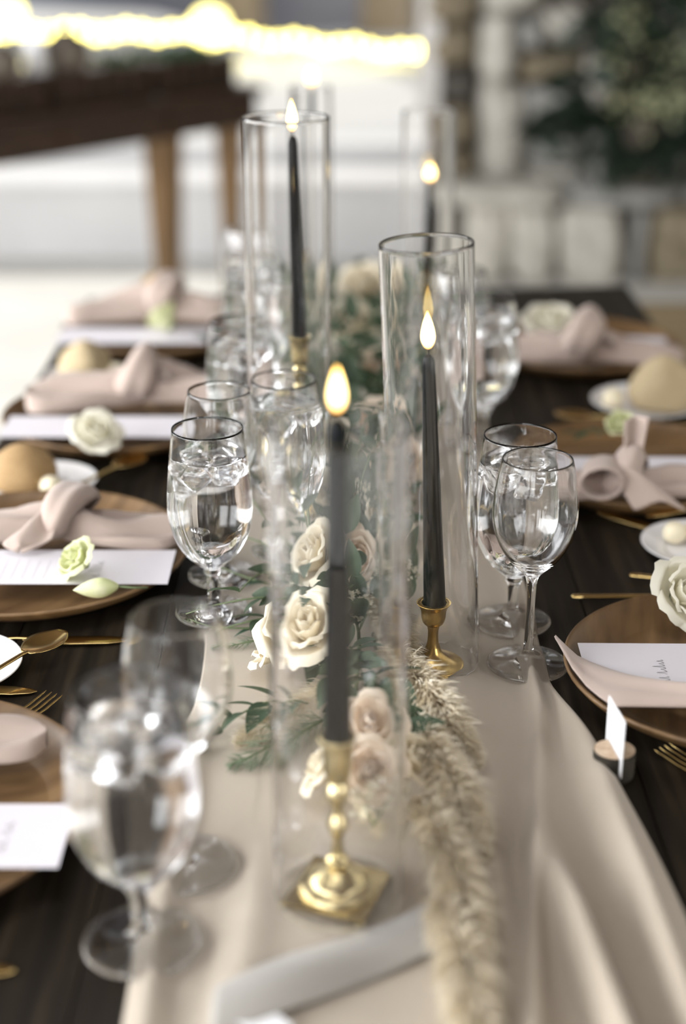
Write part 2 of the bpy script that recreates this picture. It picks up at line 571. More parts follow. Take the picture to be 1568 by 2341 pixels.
LEAF = leaf_mesh('leaf', 0.036, 0.0092, M['leaf'])
LEAF2 = leaf_mesh('leaf', 0.03, 0.006, M['dark_leaf'])
M['deep_leaf'] = vary(mat('deep_leaf', (0.015, 0.03, 0.018), 0.5), (0.008, 0.018, 0.011), (0.028, 0.050, 0.028), (9, 9, 9))
LEAFBIG = leaf_mesh('leaf', 0.13, 0.034, M['deep_leaf'])


AVOID = [(-0.062, 1.70, 0.056), (0.0885, 1.295, 0.050), (0.131, 2.37, 0.050), (-0.053, 2.60, 0.042), (-0.003, 0.936, 0.056), (-0.063, 1.560, 0.048), (-0.131, 1.40, 0.048),
         (-0.1265, 1.492, 0.046), (-0.126, 1.797, 0.048), (-0.103, 1.926, 0.046), (-0.131, 2.168, 0.048), (-0.146, 2.30, 0.046), (0.169, 1.38, 0.048), (0.185, 1.913, 0.048), (0.16, 2.03, 0.046)]


def sprig(label, loc, rotz, pitch, n=10, L=0.13, leaf=LEAF, curve=0.5, size=1.0, group='leafy sprigs in the table garland', seed=0, name='leafy_sprig', stemr=0.0011):
    rnd = random.Random(seed)
    t = thing(name, label, 'greenery', loc, (0, 0, rotz), group)
    pts = []
    for k in range(9):
        s = k / 8
        a = pitch - curve * s
        pts.append((0.012 * math.sin(3 * s + seed), L * s * math.cos(0.5 * (pitch + a)), max(L * s * math.sin(0.5 * (pitch + a)), -loc[2] + TZ + 0.004)))
    obj('stem', MB().tube(pts, [stemr * (1.2 - 0.7 * k / 8) for k in range(9)], 5).mesh('stem', M['stem']), t)
    P = [Vector(p) for p in pts]
    for k in range(n):
        s = 0.12 + 0.88 * k / (n - 1)
        i = min(7, int(s * 8))
        p = P[i].lerp(P[i + 1], s * 8 - i)
        side = 1 if k % 2 else -1
        yaw = side * rnd.uniform(0.5, 1.1) if k < n - 1 else 0
        wx = loc[0] + p.x * math.cos(rotz) - p.y * math.sin(rotz)
        wy = loc[1] + p.x * math.sin(rotz) + p.y * math.cos(rotz)
        if any((wx - qx) ** 2 + (wy - qy) ** 2 < (qr + 0.014) ** 2 for qx, qy, qr in AVOID):
            continue
        obj('leaf', leaf, t, p, (rnd.uniform(-0.1, 0.7), rnd.uniform(-0.5, 0.5), -yaw), size * rnd.uniform(0.75, 1.15))
    return t


# ================================================================== roses
def petal_mesh(R, Zt, ang, curl, material, ruff=0.04, nu=6, nv=7, seed=0):
    r0, r1, r2 = R
    b = MB()

    def fn(u, v):
        s = 2 * u - 1
        rr = (1 - v) ** 2 * r0 + 2 * v * (1 - v) * (2 * r1 - 0.5 * (r0 + r2)) + v * v * r2
        a = ang * (0.35 + 0.65 * math.sin(PI * min(1, 0.15 + 0.62 * v)))
        z = Zt * (math.sin(v * PI * 0.5) ** 0.9) - 0.16 * abs(s) ** 3 * v
        tip = max(0, v - 0.72) / 0.28
        rr += curl * tip * tip * (0.6 + 0.4 * math.cos(s * 2))
        z -= curl * 0.55 * tip * tip
        rr += ruff * math.sin(5 * s + seed) * v * v
        z += ruff * math.sin(7 * s + 2 * seed) * v * v
        return (rr * math.cos(s * a), rr * math.sin(s * a), z)
    b.grid(fn, nu, nv)
    return b.mesh('petal', material)


RINGS = [((0.05, 0.13, 0.08), 0.86, 1.5, 0.0, 2), ((0.08, 0.22, 0.17), 0.88, 1.25, 0.02, 3), ((0.10, 0.36, 0.32), 0.86, 1.05, 0.07, 4),
         ((0.12, 0.52, 0.55), 0.80, 0.85, 0.14, 5), ((0.14, 0.68, 0.82), 0.66, 0.78, 0.22, 5)]
PET = {}


def rose(name, label, cat, loc, r, material, tilt=0.0, az=0.0, rings=5, group=None, sepals=True, seed=0, open_=1.0):
    rnd = random.Random(seed + 11)
    # local z is the flower's axis; tilt leans it toward direction az
    q = Matrix.Rotation(az, 4, 'Z') @ Matrix.Rotation(tilt, 4, 'Y')
    t = thing(name, label, cat, loc, q.to_euler(), group)
    for k in range(rings):
        key = (material, k)
        if key not in PET:
            R, Z, a, c, n = RINGS[k]
            PET[key] = petal_mesh(R, Z, a, c, M[material], 0.015 + 0.008 * k, seed=k)
        n = RINGS[k][4]
        off = rnd.uniform(0, 6)
        for i in range(n):
            s = r * rnd.uniform(0.94, 1.08)
            obj('petal', PET[key], t, (0, 0, 0), (rnd.uniform(-0.05, 0.05), rnd.uniform(-0.06, 0.06), off + 2 * PI * i / n + rnd.uniform(-0.12, 0.12)), (s * open_, s * open_, s))
    b = MB()
    b.lathe([(0, -0.10), (0.10, -0.06), (0.16, 0.0), (0.10, 0.06), (0, 0.08)], 10)
    obj('calyx', b.mesh('calyx', M['stem']), t, scale=r)
    return t


# ================================================================== DINING TABLE
tb = thing('dining_table', 'long dark weathered plank dining table laid for a wedding meal', 'table', (0, 0, TZ))
xl, xr = -0.462, 0.530
NP = 7
for k in range(NP):
    a = xl + (xr - xl) * k / NP + 0.0008
    b_ = xl + (xr - xl) * (k + 1) / NP - 0.0008
    y1 = 2.715 + 0.10 * (0.5 * (a + b_) - xl) / (xr - xl)
    ya, yb = 2.715 + 0.10 * (a - xl) / (xr - xl), 2.715 + 0.10 * (b_ - xl) / (xr - xl)
    m_ = MB()
    m_.add([(a, 0.25, -0.035), (b_, 0.25, -0.035), (b_, yb, -0.035), (a, ya, -0.035), (a, 0.25, 0), (b_, 0.25, 0), (b_, yb, 0), (a, ya, 0)],
           [(3, 2, 1, 0), (4, 5, 6, 7), (0, 1, 5, 4), (1, 2, 6, 5), (2, 3, 7, 6), (3, 0, 4, 7)])
    obj('plank', m_.mesh('plank', M['table'], False), tb)
obj('apron', MB().box(xl + 0.08, xr - 0.08, 0.35, 2.60, -0.13, -0.036).mesh('apron', M['table'], False), tb)
for x in (xl + 0.06, xr - 0.14):
    for y in (0.33, 2.55):
        obj('leg', MB().box(x, x + 0.08, y, y + 0.08, -TZ, -0.036).mesh('leg', M['table'], False), tb)


# ================================================================== RUNNER
def runner_z(x, y):
    z = 0.0018 + 0.0006 * math.sin(40 * x + 3 * math.sin(5 * y))
    near = max(0.0, min(1.0, (1.45 - y) / 0.5))
    far = 0.35

    def ridge(c, wd, hh):
        d = (x - c) / wd
        return hh * math.exp(-d * d)
    a = far + (1 - far) * near
    # folds run along the table and drift sideways toward the near end
    z += ridge(0.176 - 0.13 * max(0, 1.21 - y), 0.0075, 0.015) * a
    z += ridge(0.1535 + 0.105 * max(0, 0.972 - y), 0.012, 0.034) * near * max(0, min(1, (1.03 - y) / 0.14))
    z += ridge(0.208 + 0.04 * max(0, 1.15 - y), 0.014, 0.030) * a * (0.75 + 0.25 * math.sin(9 * y))
    z += ridge(0.118 + 0.012 * math.sin(4 * y), 0.014, 0.010) * a
    z += ridge(-0.120 + 0.010 * math.sin(5 * y), 0.012, 0.008) * max(0, min(1, (1.25 - y) / 0.2))
    z += ridge(-0.075 - 0.02 * math.sin(3 * y + 1), 0.018, 0.005) * max(0, min(1, (1.02 - y) / 0.1))
    z += 0.0025 * noise.noise((x * 14, y * 6, 2.0)) * (1 if abs(x - 0.03) > 0.1 else 0.3) * near
    return max(z, 0.0012)


def runner(u, v):
    y = 0.27 + 2.43 * v
    lx = -0.132 + 0.008 * math.sin(3.1 * y + 2.4) + 0.004 * math.sin(11 * y) - 0.012 * max(0, 1.2 - y)
    rx = 0.192 + 0.006 * math.sin(5.5 * y + 2.0) + 0.004 * math.sin(13 * y + 1) + 0.14 * max(0, min(0.35, 1.25 - y))
    x = lx + (rx - lx) * u
    return (x, y, runner_z(x, y))


b = MB()
b.grid(runner, 120, 200)
ro = obj('table_runner', b.mesh('table_runner', M['runner']), None, (0, 0, TZ))
solid(ro, 0.0006, -1.0)
tag(ro, 'champagne gauze runner with rippled folds down the middle of the table', 'table runner')
RZ = TZ + 0.004          # things on the runner's flat middle

# ================================================================== GLASSES
gob = prof([(0.0, 0.0), (0.032, 0.0), (0.0368, 0.0012), (0.0352, 0.0034), (0.020, 0.0062), (0.008, 0.0105), (0.0052, 0.018), (0.0050, 0.032), (0.0062, 0.042), (0.0085, 0.047), (0.0085, 0.051),
            (0.0145, 0.0560), (0.0260, 0.0680), (0.0350, 0.0850), (0.0396, 0.1040), (0.0405, 0.120), (0.0393, 0.142), (0.0365, 0.170), (0.0336, 0.196),
            (0.0332, 0.1966), (0.0327, 0.196), (0.0355, 0.170), (0.0382, 0.142), (0.0393, 0.120), (0.0383, 0.1045), (0.0336, 0.0862), (0.0244, 0.0698), (0.0128, 0.0585), (0.0, 0.0545)], 3)
win = prof([(0.0, 0.0), (0.032, 0.0), (0.0362, 0.0012), (0.0345, 0.003), (0.018, 0.0058), (0.0075, 0.010), (0.0046, 0.018), (0.0040, 0.040), (0.0041, 0.075), (0.0058, 0.091), (0.012, 0.099),
            (0.0235, 0.112), (0.0325, 0.130), (0.0366, 0.150), (0.0362, 0.170), (0.0330, 0.192), (0.0302, 0.206),
            (0.0297, 0.2066), (0.0292, 0.206), (0.0319, 0.192), (0.0350, 0.170), (0.0354, 0.150), (0.0313, 0.131), (0.0223, 0.114), (0.011, 0.1035), (0.0, 0.101)], 3)
GOB = MB().lathe(gob, 48).mesh('bowl', M['glass'])
WIN = MB().lathe(win, 48).mesh('bowl', M['glass'])


def water_mesh(level):
    pr = [(0.0, 0.0543), (0.0129, 0.0583), (0.0246, 0.0696), (0.0338, 0.0860), (0.0385, 0.1043), (0.0395, 0.120), (0.0384, 0.142), (0.0357, 0.170), (0.0340, 0.190)]
    sm = [p for p in prof(pr, 4) if p[1] < level]
    r = sm[-1][0]
    sm += [(r - 0.0004, level), (r - 0.002, level - 0.0008), (r * 0.5, level - 0.001), (0, level - 0.001)]
    return MB().lathe(sm, 48).mesh('water', M['water'])


WATER = water_mesh(0.172)


def ice_mesh(seed):
    b_ = MB()
    for ax in range(3):
        for s in (-1, 1):
            def fn(u, v, ax=ax, s=s):
                p = [0, 0, 0]
                p[ax] = s
                p[(ax + 1) % 3] = 2 * u - 1
                p[(ax + 2) % 3] = (2 * v - 1) * s
                q = Vector(p)
                q /= (abs(q.x) ** 7 + abs(q.y) ** 7 + abs(q.z) ** 7) ** (1 / 7)
                q *= 1 + 0.16 * noise.noise(q * 1.1 + Vector((seed * 3.3, 0, 0)))
                return tuple(q * 0.0115)
            b_.grid(fn, 6, 6)
    return b_.mesh('ice_cube', M['ice'])


ICE = [ice_mesh(s) for s in range(3)]


def goblet(x, y, label, where, ice=4, seed=0, tilt=(0, 0), s=1.04):
    t = thing('water_goblet', label, 'glass', (x, y, RZ), (tilt[0], tilt[1], 0.3 * seed), 'water goblets along the table')
    bo = obj('bowl', GOB, t, scale=(s, s, 1.0))
    obj('water', WATER, t, scale=(s, s, 1.0))
    rnd = random.Random(seed)
    for k in range(ice):
        a = 2 * PI * k / max(1, ice) + seed
        o = obj('ice_cube', ICE[k % 3], None, (x + 0.0185 * math.cos(a), y + 0.0185 * math.sin(a), RZ + 0.154 + 0.004 * (k % 2)), (rnd.uniform(0, 3), rnd.uniform(0, 3), rnd.uniform(0, 3)))
        tag(o, 'ice cube floating in the ' + where, 'ice cube', 'ice cubes in the ' + where)
    return t


def wine(x, y, label, tilt=(0, 0)):
    t = thing('wine_glass', label, 'glass', (x, y, RZ), (tilt[0], tilt[1], 0), 'empty wine glasses along the table')
    obj('bowl', WIN, t, scale=(1.06, 1.06, 1.0))
    return t


goblet(-0.131, 1.400, 'stemmed goblet of ice water in sharp focus, left of the rose garland', 'sharp goblet left of the roses', 4, 1)
goblet(0.169, 1.380, 'full goblet of ice water at right, standing just behind an empty wine glass', 'goblet at the right edge of the runner', 4, 2)
wine(0.1745, 1.288, 'sharp empty wine glass at right with its foot on the runner edge')
goblet(-0.140, 0.874, 'large blurred goblet of ice water nearest the camera at lower left', 'nearest goblet at lower left', 4, 3, s=1.10)
wine(-0.118, 0.966, 'blurred empty wine glass behind the nearest water goblet at left')
wine(-0.1265, 1.492, 'empty wine glass right behind the sharp left water goblet')
goblet(-0.063, 1.560, 'water goblet standing between the left glasses and the garland roses', 'goblet beside the garland leaves', 2, 4)
goblet(-0.126, 1.797, 'blurred water goblet before the third left place setting', 'blurred goblet by the third left setting', 3, 5)
wine(-0.103, 1.926, 'blurred wine glass left of the tall brass candlestick, behind a water goblet')
goblet(-0.131, 2.168, 'far blurred water goblet beside the farthest left napkin', 'far goblet by the farthest left napkin', 3, 6)
wine(-0.146, 2.300, 'farthest blurred wine glass on the left of the runner')
goblet(0.185, 1.913, 'blurred water goblet at right behind the middle glass cylinder', 'blurred goblet behind the middle cylinder', 3, 7)
wine(0.160, 2.030, 'blurred wine glass at right behind the far water goblet')


# ================================================================== CANDLES IN CYLINDERS
def cyl_mesh(r, h, wall=0.0022):
    ro_, ri = r, r - wall
    pr = [(ro_ - 0.0006, 0), (ro_, 0.0008), (ro_, 0.004), (ro_, 0.02), (ro_, h * 0.5), (ro_, h - 0.004), (ro_, h - 0.0012), (ro_ - 0.0003, h - 0.0003), (ro_ - 0.0011, h), (ri + 0.0003, h - 0.0003), (ri, h - 0.0012), (ri, h - 0.004), (ri, h * 0.5), (ri, 0.02), (ri, 0.004), (ri, 0.0008), (ri + 0.0006, 0), (ro_ - 0.0006, 0)]
    return MB().lathe(pr, 64).mesh('glass_cylinder', M['glass'])


def cylinder(x, y, r, h, label, rot=(0, 0, 0)):
    o = obj('glass_cylinder', cyl_mesh(r, h), None, (x, y, RZ), rot)
    tag(o, label, 'candle shade', 'open glass cylinders around the candles')
    return o


def candle(x, y, z, L, r0, r1, label, lean=(0, 0), fl=0.028, fw=0.0055, group='charcoal taper candles'):
    t = thing('taper_candle', label, 'candle', (x, y, z), (lean[1], lean[0], 0), group)
    pr = [(0, 0), (r0, 0)] + [(r0 + (r1 - r0) * s, L * s) for s in (0.02, 0.25, 0.5, 0.75, 0.97)] + [(r1 * 0.8, L * 0.992), (r1 * 0.45, L), (0, L - 0.001)]
    obj('body', MB().lathe(pr, 24).mesh('body', M['wax']), t)
    obj('wick', MB().tube([(0, 0, L - 0.002), (0.0003, 0, L + 0.004), (0.0012, 0, L + 0.0085)], 0.0007, 6).mesh('wick', M['wick']), t)
    fp = prof([(0, 0), (fw * 0.55, 0.06 * fl), (fw * 0.95, 0.22 * fl), (fw, 0.38 * fl), (fw * 0.78, 0.60 * fl), (fw * 0.40, 0.83 * fl), (0.0, fl)], 4)
    obj('flame', MB().lathe(fp, 16).mesh('flame', M['flame']), t, (0, 0, L + 0.0055))
    return t


def stick(name, x, y, parts, label, n=32, plate=None, rotz=0.0, zs=1.0, m='brass'):
    t = thing(name, label, 'candlestick', (x, y, RZ), (0, 0, rotz), 'brass candlesticks')
    if plate:
        s = plate / 2
        m_ = MB().box(-s, s, -s, s, 0.0, 0.0042 * zs)
        obj('base_plate', m_.mesh('base_plate', M['brass'], False), t)
    for nm, pr, k in parts:
        obj(nm, MB().lathe(prof([(p, q * zs) for p, q in pr], k), n).mesh(nm, M[m]), t)
    return t


# a: front candlestick, square foot and domed base
ax_, ay_ = at(772, 2046, 0.0)
stick('brass_candlestick', ax_, ay_, [
    ('base', [(0, 0.004), (0.026, 0.0042), (0.0275, 0.0075), (0.026, 0.0105), (0.021, 0.0115), (0.019, 0.015), (0.0125, 0.021), (0.0072, 0.025)], 4),
    ('stem', [(0.0072, 0.024), (0.0085, 0.029), (0.0088, 0.034), (0.0055, 0.039), (0.0042, 0.046), (0.0040, 0.058), (0.0066, 0.064), (0.0078, 0.069), (0.0060, 0.076), (0.0042, 0.082), (0.0044, 0.090), (0.0078, 0.096), (0.0090, 0.102), (0.0078, 0.108), (0.0062, 0.112)], 4),
    ('cup', [(0.0, 0.111), (0.0062, 0.112), (0.0088, 0.116), (0.0108, 0.130), (0.0116, 0.148), (0.0132, 0.1535), (0.0136, 0.156), (0.0112, 0.1566), (0.0108, 0.152), (0, 0.151)], 3)],
    'blurred brass candlestick with square foot inside the front glass cylinder', plate=0.062, rotz=math.radians(-21), zs=0.83)
candle(ax_, ay_, RZ + 0.1258, 0.236, 0.0102, 0.0068, 'dark taper candle in the blurred front cylinder, flame above the rim', lean=(0.0, -0.01), fl=0.030, fw=0.0052)
cylinder(*at(774, 2046, 0.0), 0.0475, 0.359, 'blurred glass cylinder in front, closest to the camera')
# b: right-centre, low candlestick
bx_, by_ = at(988, 1528, 0.0)
stick('brass_candlestick', bx_, by_, [
    ('base', [(0, 0.0), (0.028, 0.0), (0.0292, 0.0015), (0.0285, 0.0032), (0.020, 0.0055), (0.0105, 0.012), (0.0066, 0.020)], 4),
    ('stem', [(0.0066, 0.0195), (0.0052, 0.026), (0.0050, 0.036), (0.0062, 0.042)], 4),
    ('cup', [(0.0, 0.041), (0.0062, 0.042), (0.0095, 0.045), (0.0112, 0.050), (0.0118, 0.057), (0.0135, 0.0615), (0.0155, 0.0645), (0.0158, 0.0658), (0.0112, 0.0655), (0.0108, 0.058), (0, 0.057)], 3)],
    'short golden candlestick with round foot standing sharp at right of the roses', m='amber_brass')
candle(bx_ + 0.001, by_, RZ + 0.0575, 0.246, 0.0105, 0.0054, 'sharp dark taper candle in the short candlestick, inside the middle cylinder', lean=(-0.045, 0.0), fl=0.034, fw=0.0062)
cylinder(*at(996, 1520, 0.0), 0.0410, 0.401, 'sharp glass cylinder right of the roses, around a low burning candle', rot=(0, -0.043, 0))
# c: left-centre, tall turned candlestick
cx_, cy_ = -0.050, 1.70
stick('brass_candlestick', cx_, cy_, [
    ('base', [(0, 0.0), (0.032, 0.0), (0.0335, 0.0018), (0.032, 0.004), (0.022, 0.008), (0.012, 0.016), (0.0065, 0.024)], 4),
    ('stem', [(0.0065, 0.023), (0.0060, 0.030), (0.0080, 0.038), (0.0050, 0.046), (0.0045, 0.060), (0.0058, 0.072), (0.0072, 0.080), (0.0050, 0.088), (0.0044, 0.096), (0.0075, 0.112), (0.0082, 0.124), (0.0066, 0.136), (0.0040, 0.146), (0.0042, 0.156), (0.0066, 0.160), (0.0050, 0.164), (0.0080, 0.170), (0.0090, 0.176), (0.0076, 0.182), (0.0055, 0.186)], 4),
    ('cup', [(0.0, 0.185), (0.0055, 0.186), (0.0088, 0.190), (0.0098, 0.198), (0.0100, 0.210), (0.0118, 0.220), (0.0134, 0.2235), (0.0134, 0.225), (0.0092, 0.2246), (0.009, 0.219), (0, 0.218)], 3)],
    'tall turned brass candlestick with bead stem in the left cylinder', zs=0.92)
candle(cx_, cy_, RZ + 0.2010, 0.230, 0.0086, 0.0052, 'dark taper candle on the tall turned candlestick at left', lean=(-0.022, 0.0), fl=0.034, fw=0.0054)
cylinder(-0.062, 1.70, 0.0480, 0.452, 'tall glass cylinder left of centre around the turned candlestick')
# d: far right
dx_, dy_ = 0.131, 2.37
low = [('base', [(0, 0.0), (0.028, 0.0), (0.0292, 0.0015), (0.0285, 0.0032), (0.020, 0.0055), (0.0105, 0.014), (0.0060, 0.024)], 3),
       ('stem', [(0.0060, 0.023), (0.0046, 0.040), (0.0070, 0.055), (0.0044, 0.070), (0.0055, 0.083)], 3),
       ('cup', [(0.0, 0.082), (0.0055, 0.083), (0.0095, 0.088), (0.0108, 0.098), (0.0140, 0.104), (0.0142, 0.1055), (0.0095, 0.105), (0.009, 0.099), (0, 0.098)], 3)]
stick('brass_candlestick', dx_, dy_, low, 'blurred candlestick in the far right glass cylinder')
candle(dx_, dy_, RZ + 0.0985, 0.164, 0.0072, 0.0042, 'thin dark taper candle in the far right glass cylinder', lean=(0.015, 0.0), fl=0.026, fw=0.0075)
cylinder(0.131, 2.37, 0.0410, 0.372, 'blurred glass cylinder far right, before the stone wall')
# e: far left
ex_, ey_ = -0.052, 2.60
stick('brass_candlestick', ex_, ey_, low, 'blurred candlestick in the farthest glass cylinder')
candle(ex_, ey_, RZ + 0.0985, 0.280, 0.0072, 0.0046, 'farthest taper candle with its flame above the far cylinder', fl=0.032, fw=0.0085)
cylinder(-0.053, 2.60, 0.034, 0.382, 'farthest glass cylinder, blurred above the left tall cylinder')


# ================================================================== CENTRE FLOWERS
def P3(px, py, h):
    x, y = at(px, py, h)
    return (x, y, TZ + h)


G = 'cream roses in the table garland'
# tilt: lean of the flower's axis, az: direction it leans to (-90 deg = toward the camera)
for i, (px, py, h, r, m_, tilt, az, lab) in enumerate([
    (742, 1120, 0.060, 0.021, 'cream_petal', 1.0, -110, 'small cream rose beside the brass stem, highest of the sharp garland roses'),
    (728, 1290, 0.052, 0.036, 'cream_petal', 0.75, -150, 'cream rose with wide loose petals at the middle of the garland'),
    (818, 1268, 0.058, 0.025, 'blush_petal', 1.15, -75, 'blush rose with a tight spiral right of the front candle'),
    (700, 1462, 0.042, 0.038, 'cream_petal', 0.55, -120, 'large open cream rose in sharp focus left of the front candle'),
    (655, 1500, 0.022, 0.026, 'cream_petal', 0.9, 165, 'cream rose half under the large open rose, spreading onto the runner'),
    (850, 1668, 0.052, 0.024, 'blush_petal', 0.6, -80, 'pale blush rose behind the front brass cup, upper of the pair'),
    (848, 1760, 0.040, 0.024, 'blush_petal', 1.0, -85, 'pinkish spiral rose right of the front brass cup, lower of the pair'),
    (760, 1770, 0.024, 0.022, 'cream_petal', 0.9, 180, 'cream rose half hidden left of the front brass cup'),
    (926, 1750, 0.028, 0.022, 'cream_petal', 0.8, -20, 'cream rose at the pampas edge right of the pair of pinkish roses'),
    (852, 985, 0.060, 0.030, 'blush_petal', 0.8, -70, 'blurred peach rose behind the front candle flame'),
    (835, 672, 0.055, 0.042, 'cream_petal', 0.7, -90, 'farthest blurred cream rose at the garland end'),
    (812, 760, 0.050, 0.040, 'cream_petal', 0.7, -100, 'blurred cream rose second from the far garland end'),
    (905, 1060, 0.050, 0.026, 'blush_petal', 0.9, -70, 'blurred peach rose seen through the sharp cylinder left side'),
    (770, 1020, 0.045, 0.026, 'cream_petal', 0.8, -120, 'blurred cream rose hidden partly by the front candle top'),
    (880, 1195, 0.035, 0.020, 'cream_petal', 0.8, -40, 'small cream rose right of the white statice cluster'),
    (862, 860, 0.050, 0.032, 'blush_petal', 0.8, -60, 'blurred blush rose by the left edge of the sharp cylinder'),
]):
    x, y, z = P3(px, py, h)
    rose('rose', lab, 'rose', (x, y, z), r * 1.2, m_, tilt, math.radians(az), group=G, seed=i)


def cluster(name, label, px, py, h, rad, n, material, seed):
    rnd = random.Random(seed)
    b_ = MB()
    for k in range(n):
        d = Vector((rnd.gauss(0, 1), rnd.gauss(0, 1), abs(rnd.gauss(0, 1)))).normalized() * rad * rnd.uniform(0.5, 1)
        s = rad * rnd.uniform(0.10, 0.18)
        rot = Matrix.Translation(d) @ Matrix.Rotation(rnd.uniform(0, 6), 4, 'Z') @ Matrix.Rotation(rnd.uniform(-0.8, 0.8), 4, 'X')
        b_.add([(0, 0, 0)] + [(s * (1 if q % 2 else 0.55) * math.cos(q * PI / 5), s * (1 if q % 2 else 0.55) * math.sin(q * PI / 5), s * 0.4) for q in range(10)],
               [(0, q + 1, (q + 1) % 10 + 1) for q in range(10)], rot)
    x, y, z = P3(px, py, h)
    t = thing(name, label, 'flower', (x, y, z))
    o = obj('florets', b_.mesh('florets', material), t)
    o['kind'] = 'stuff'
    st = MB()
    for k in range(6):
        a = k * 1.05
        st.tube([(0, 0, -0.02), (rad * 0.6 * math.cos(a), rad * 0.6 * math.sin(a), rad * 0.35)], 0.0006, 4)
    obj('stem', st.mesh('stem', M['stem']), t)
    return t


cluster('statice', 'small cluster of white statice blooms right of the front candle', 838, 1135, 0.055, 0.020, 90, M['statice'], 1)
cluster('statice', 'dry cream statice tuft below the spiral blush rose', 832, 1400, 0.035, 0.026, 110, M['statice'], 2)
cluster('statice', 'pale statice tuft beneath the lower front rose pair', 862, 1838, 0.022, 0.028, 110, M['statice'], 3)
cluster('statice', 'pale statice tuft left of the short golden candlestick', 905, 1330, 0.035, 0.024, 100, M['statice'], 4)

sp = [(655, 1180, 0.03, 60, 0.9, 12, 0.13), (690, 1080, 0.04, 10, 0.8, 10, 0.12), (650, 1290, 0.03, 40, 0.6, 12, 0.09), (680, 1370, 0.03, 100, 0.4, 11, 0.11),
      (640, 1400, 0.015, 120, 0.3, 8, 0.08), (720, 1530, 0.03, 200, 0.5, 10, 0.11), (800, 1480, 0.035, -150, 0.5, 10, 0.08), (850, 1490, 0.03, 175, 0.5, 9, 0.07),
      (780, 1330, 0.04, 170, 0.7, 10, 0.12), (830, 1120, 0.04, -20, 1.2, 8, 0.11), (760, 1160, 0.04, -10, 1.0, 10, 0.12), (860, 1230, 0.04, 30, 0.6, 10, 0.09),
      (760, 960, 0.04, 30, 0.8, 11, 0.14), (730, 900, 0.04, 60, 0.8, 12, 0.14), (800, 900, 0.05, 0, 0.9, 12, 0.14), (790, 820, 0.04, 40, 0.8, 12, 0.15),
      (830, 800, 0.05, -30, 0.9, 12, 0.15), (860, 720, 0.05, -40, 0.8, 12, 0.15), (790, 720, 0.05, 50, 0.8, 12, 0.15), (740, 760, 0.04, 80, 0.6, 12, 0.15),
      (700, 1620, 0.02, 110, 0.4, 8, 0.09), (730, 1500, 0.02, 190, 0.2, 8, 0.10), (800, 1600, 0.03, -150, 0.5, 8, 0.09), (880, 940, 0.04, -30, 0.9, 12, 0.14), (720, 1000, 0.04, 70, 0.7, 12, 0.13)]
sp += [(770, 1010, 0.03, 10, 0.7, 12, 0.14), (745, 850, 0.04, 90, 0.7, 12, 0.15), (830, 900, 0.05, -60, 0.8, 12, 0.15), (850, 780, 0.05, -80, 0.7, 12, 0.15), (760, 690, 0.05, 80, 0.7, 12, 0.16), (870, 690, 0.05, -60, 0.7, 12, 0.16), (700, 1240, 0.04, 40, 1.0, 11, 0.11), (690, 1330, 0.03, 140, 0.7, 10, 0.10), (688, 1340, 0.015, 15, 1.35, 12, 0.15), (664, 1300, 0.015, 40, 1.2, 12, 0.14), (715, 1270, 0.02, 10, 1.4, 12, 0.15), (845, 1190, 0.03, -10, 1.4, 9, 0.10)]
splab = ['beside the sharp goblet at the garland left edge', 'behind the small cream rose, pointing away', 'under the wide loose cream rose at left', 'left of the large open cream rose, low', 'trailing on the runner by the large open rose',
         'hanging in front of the large open cream rose', 'right of the large open rose, toward the short candlestick', 'low before the short golden candlestick', 'between the spiral rose and the large open rose', 'standing upright right of the small cream rose',
         'standing between the small cream and blush roses', 'right of the blush spiral rose', 'blurred behind the front candle flame', 'blurred beside the tall turned candlestick', 'blurred right of the tall turned candlestick',
         'blurred behind the front flame, further back', 'blurred beneath the second far cream rose', 'blurred right of the far garland roses', 'blurred left of the far garland roses', 'blurred at the tall cylinder right side',
         'below the large open rose, by the fern', 'drooping under the large open rose', 'above the upper front blush rose', 'blurred by the peach rose at right', 'blurred at the tall candlestick foot',
         'blurred before the tall turned candlestick, low', 'blurred left of the tall candlestick cup', 'blurred at the sharp cylinder left edge', 'blurred beyond the peach rose, at right', 'blurred at the far left garland end', 'blurred at the far right garland end', 'upright beside the wide loose cream rose', 'low between the goblet and the large open rose', 'standing tall at the left of the wide loose rose', 'leaning tall beside the sharp goblet bowl', 'standing tall under the small cream rose', 'standing alone above the white statice cluster']
for i, (px, py, h, rz, pit, n, L) in enumerate(sp):
    x, y, z = P3(px, py, h)
    sprig('dusty green leafy sprig ' + splab[i], (x, y, z), math.radians(rz), pit, n, L if i != 2 else 0.08, LEAF, 0.9, 1.0 if y < 1.7 else 1.25, seed=i)
x, y = at(610, 1440, 0.006)
sprig('small dark glossy sprig lying on the runner left of the large open rose', (x, y, TZ + 0.008), math.radians(80), 0.1, 9, 0.075, LEAF2, 0.1, 1.0, None, 91)
x, y = at(640, 1335, 0.01)
sprig('dark sprig behind the sharp left goblet foot beside the garland', (x, y, TZ + 0.012), math.radians(75), 0.25, 9, 0.085, LEAF2, 0.3, 1.0, None, 92)


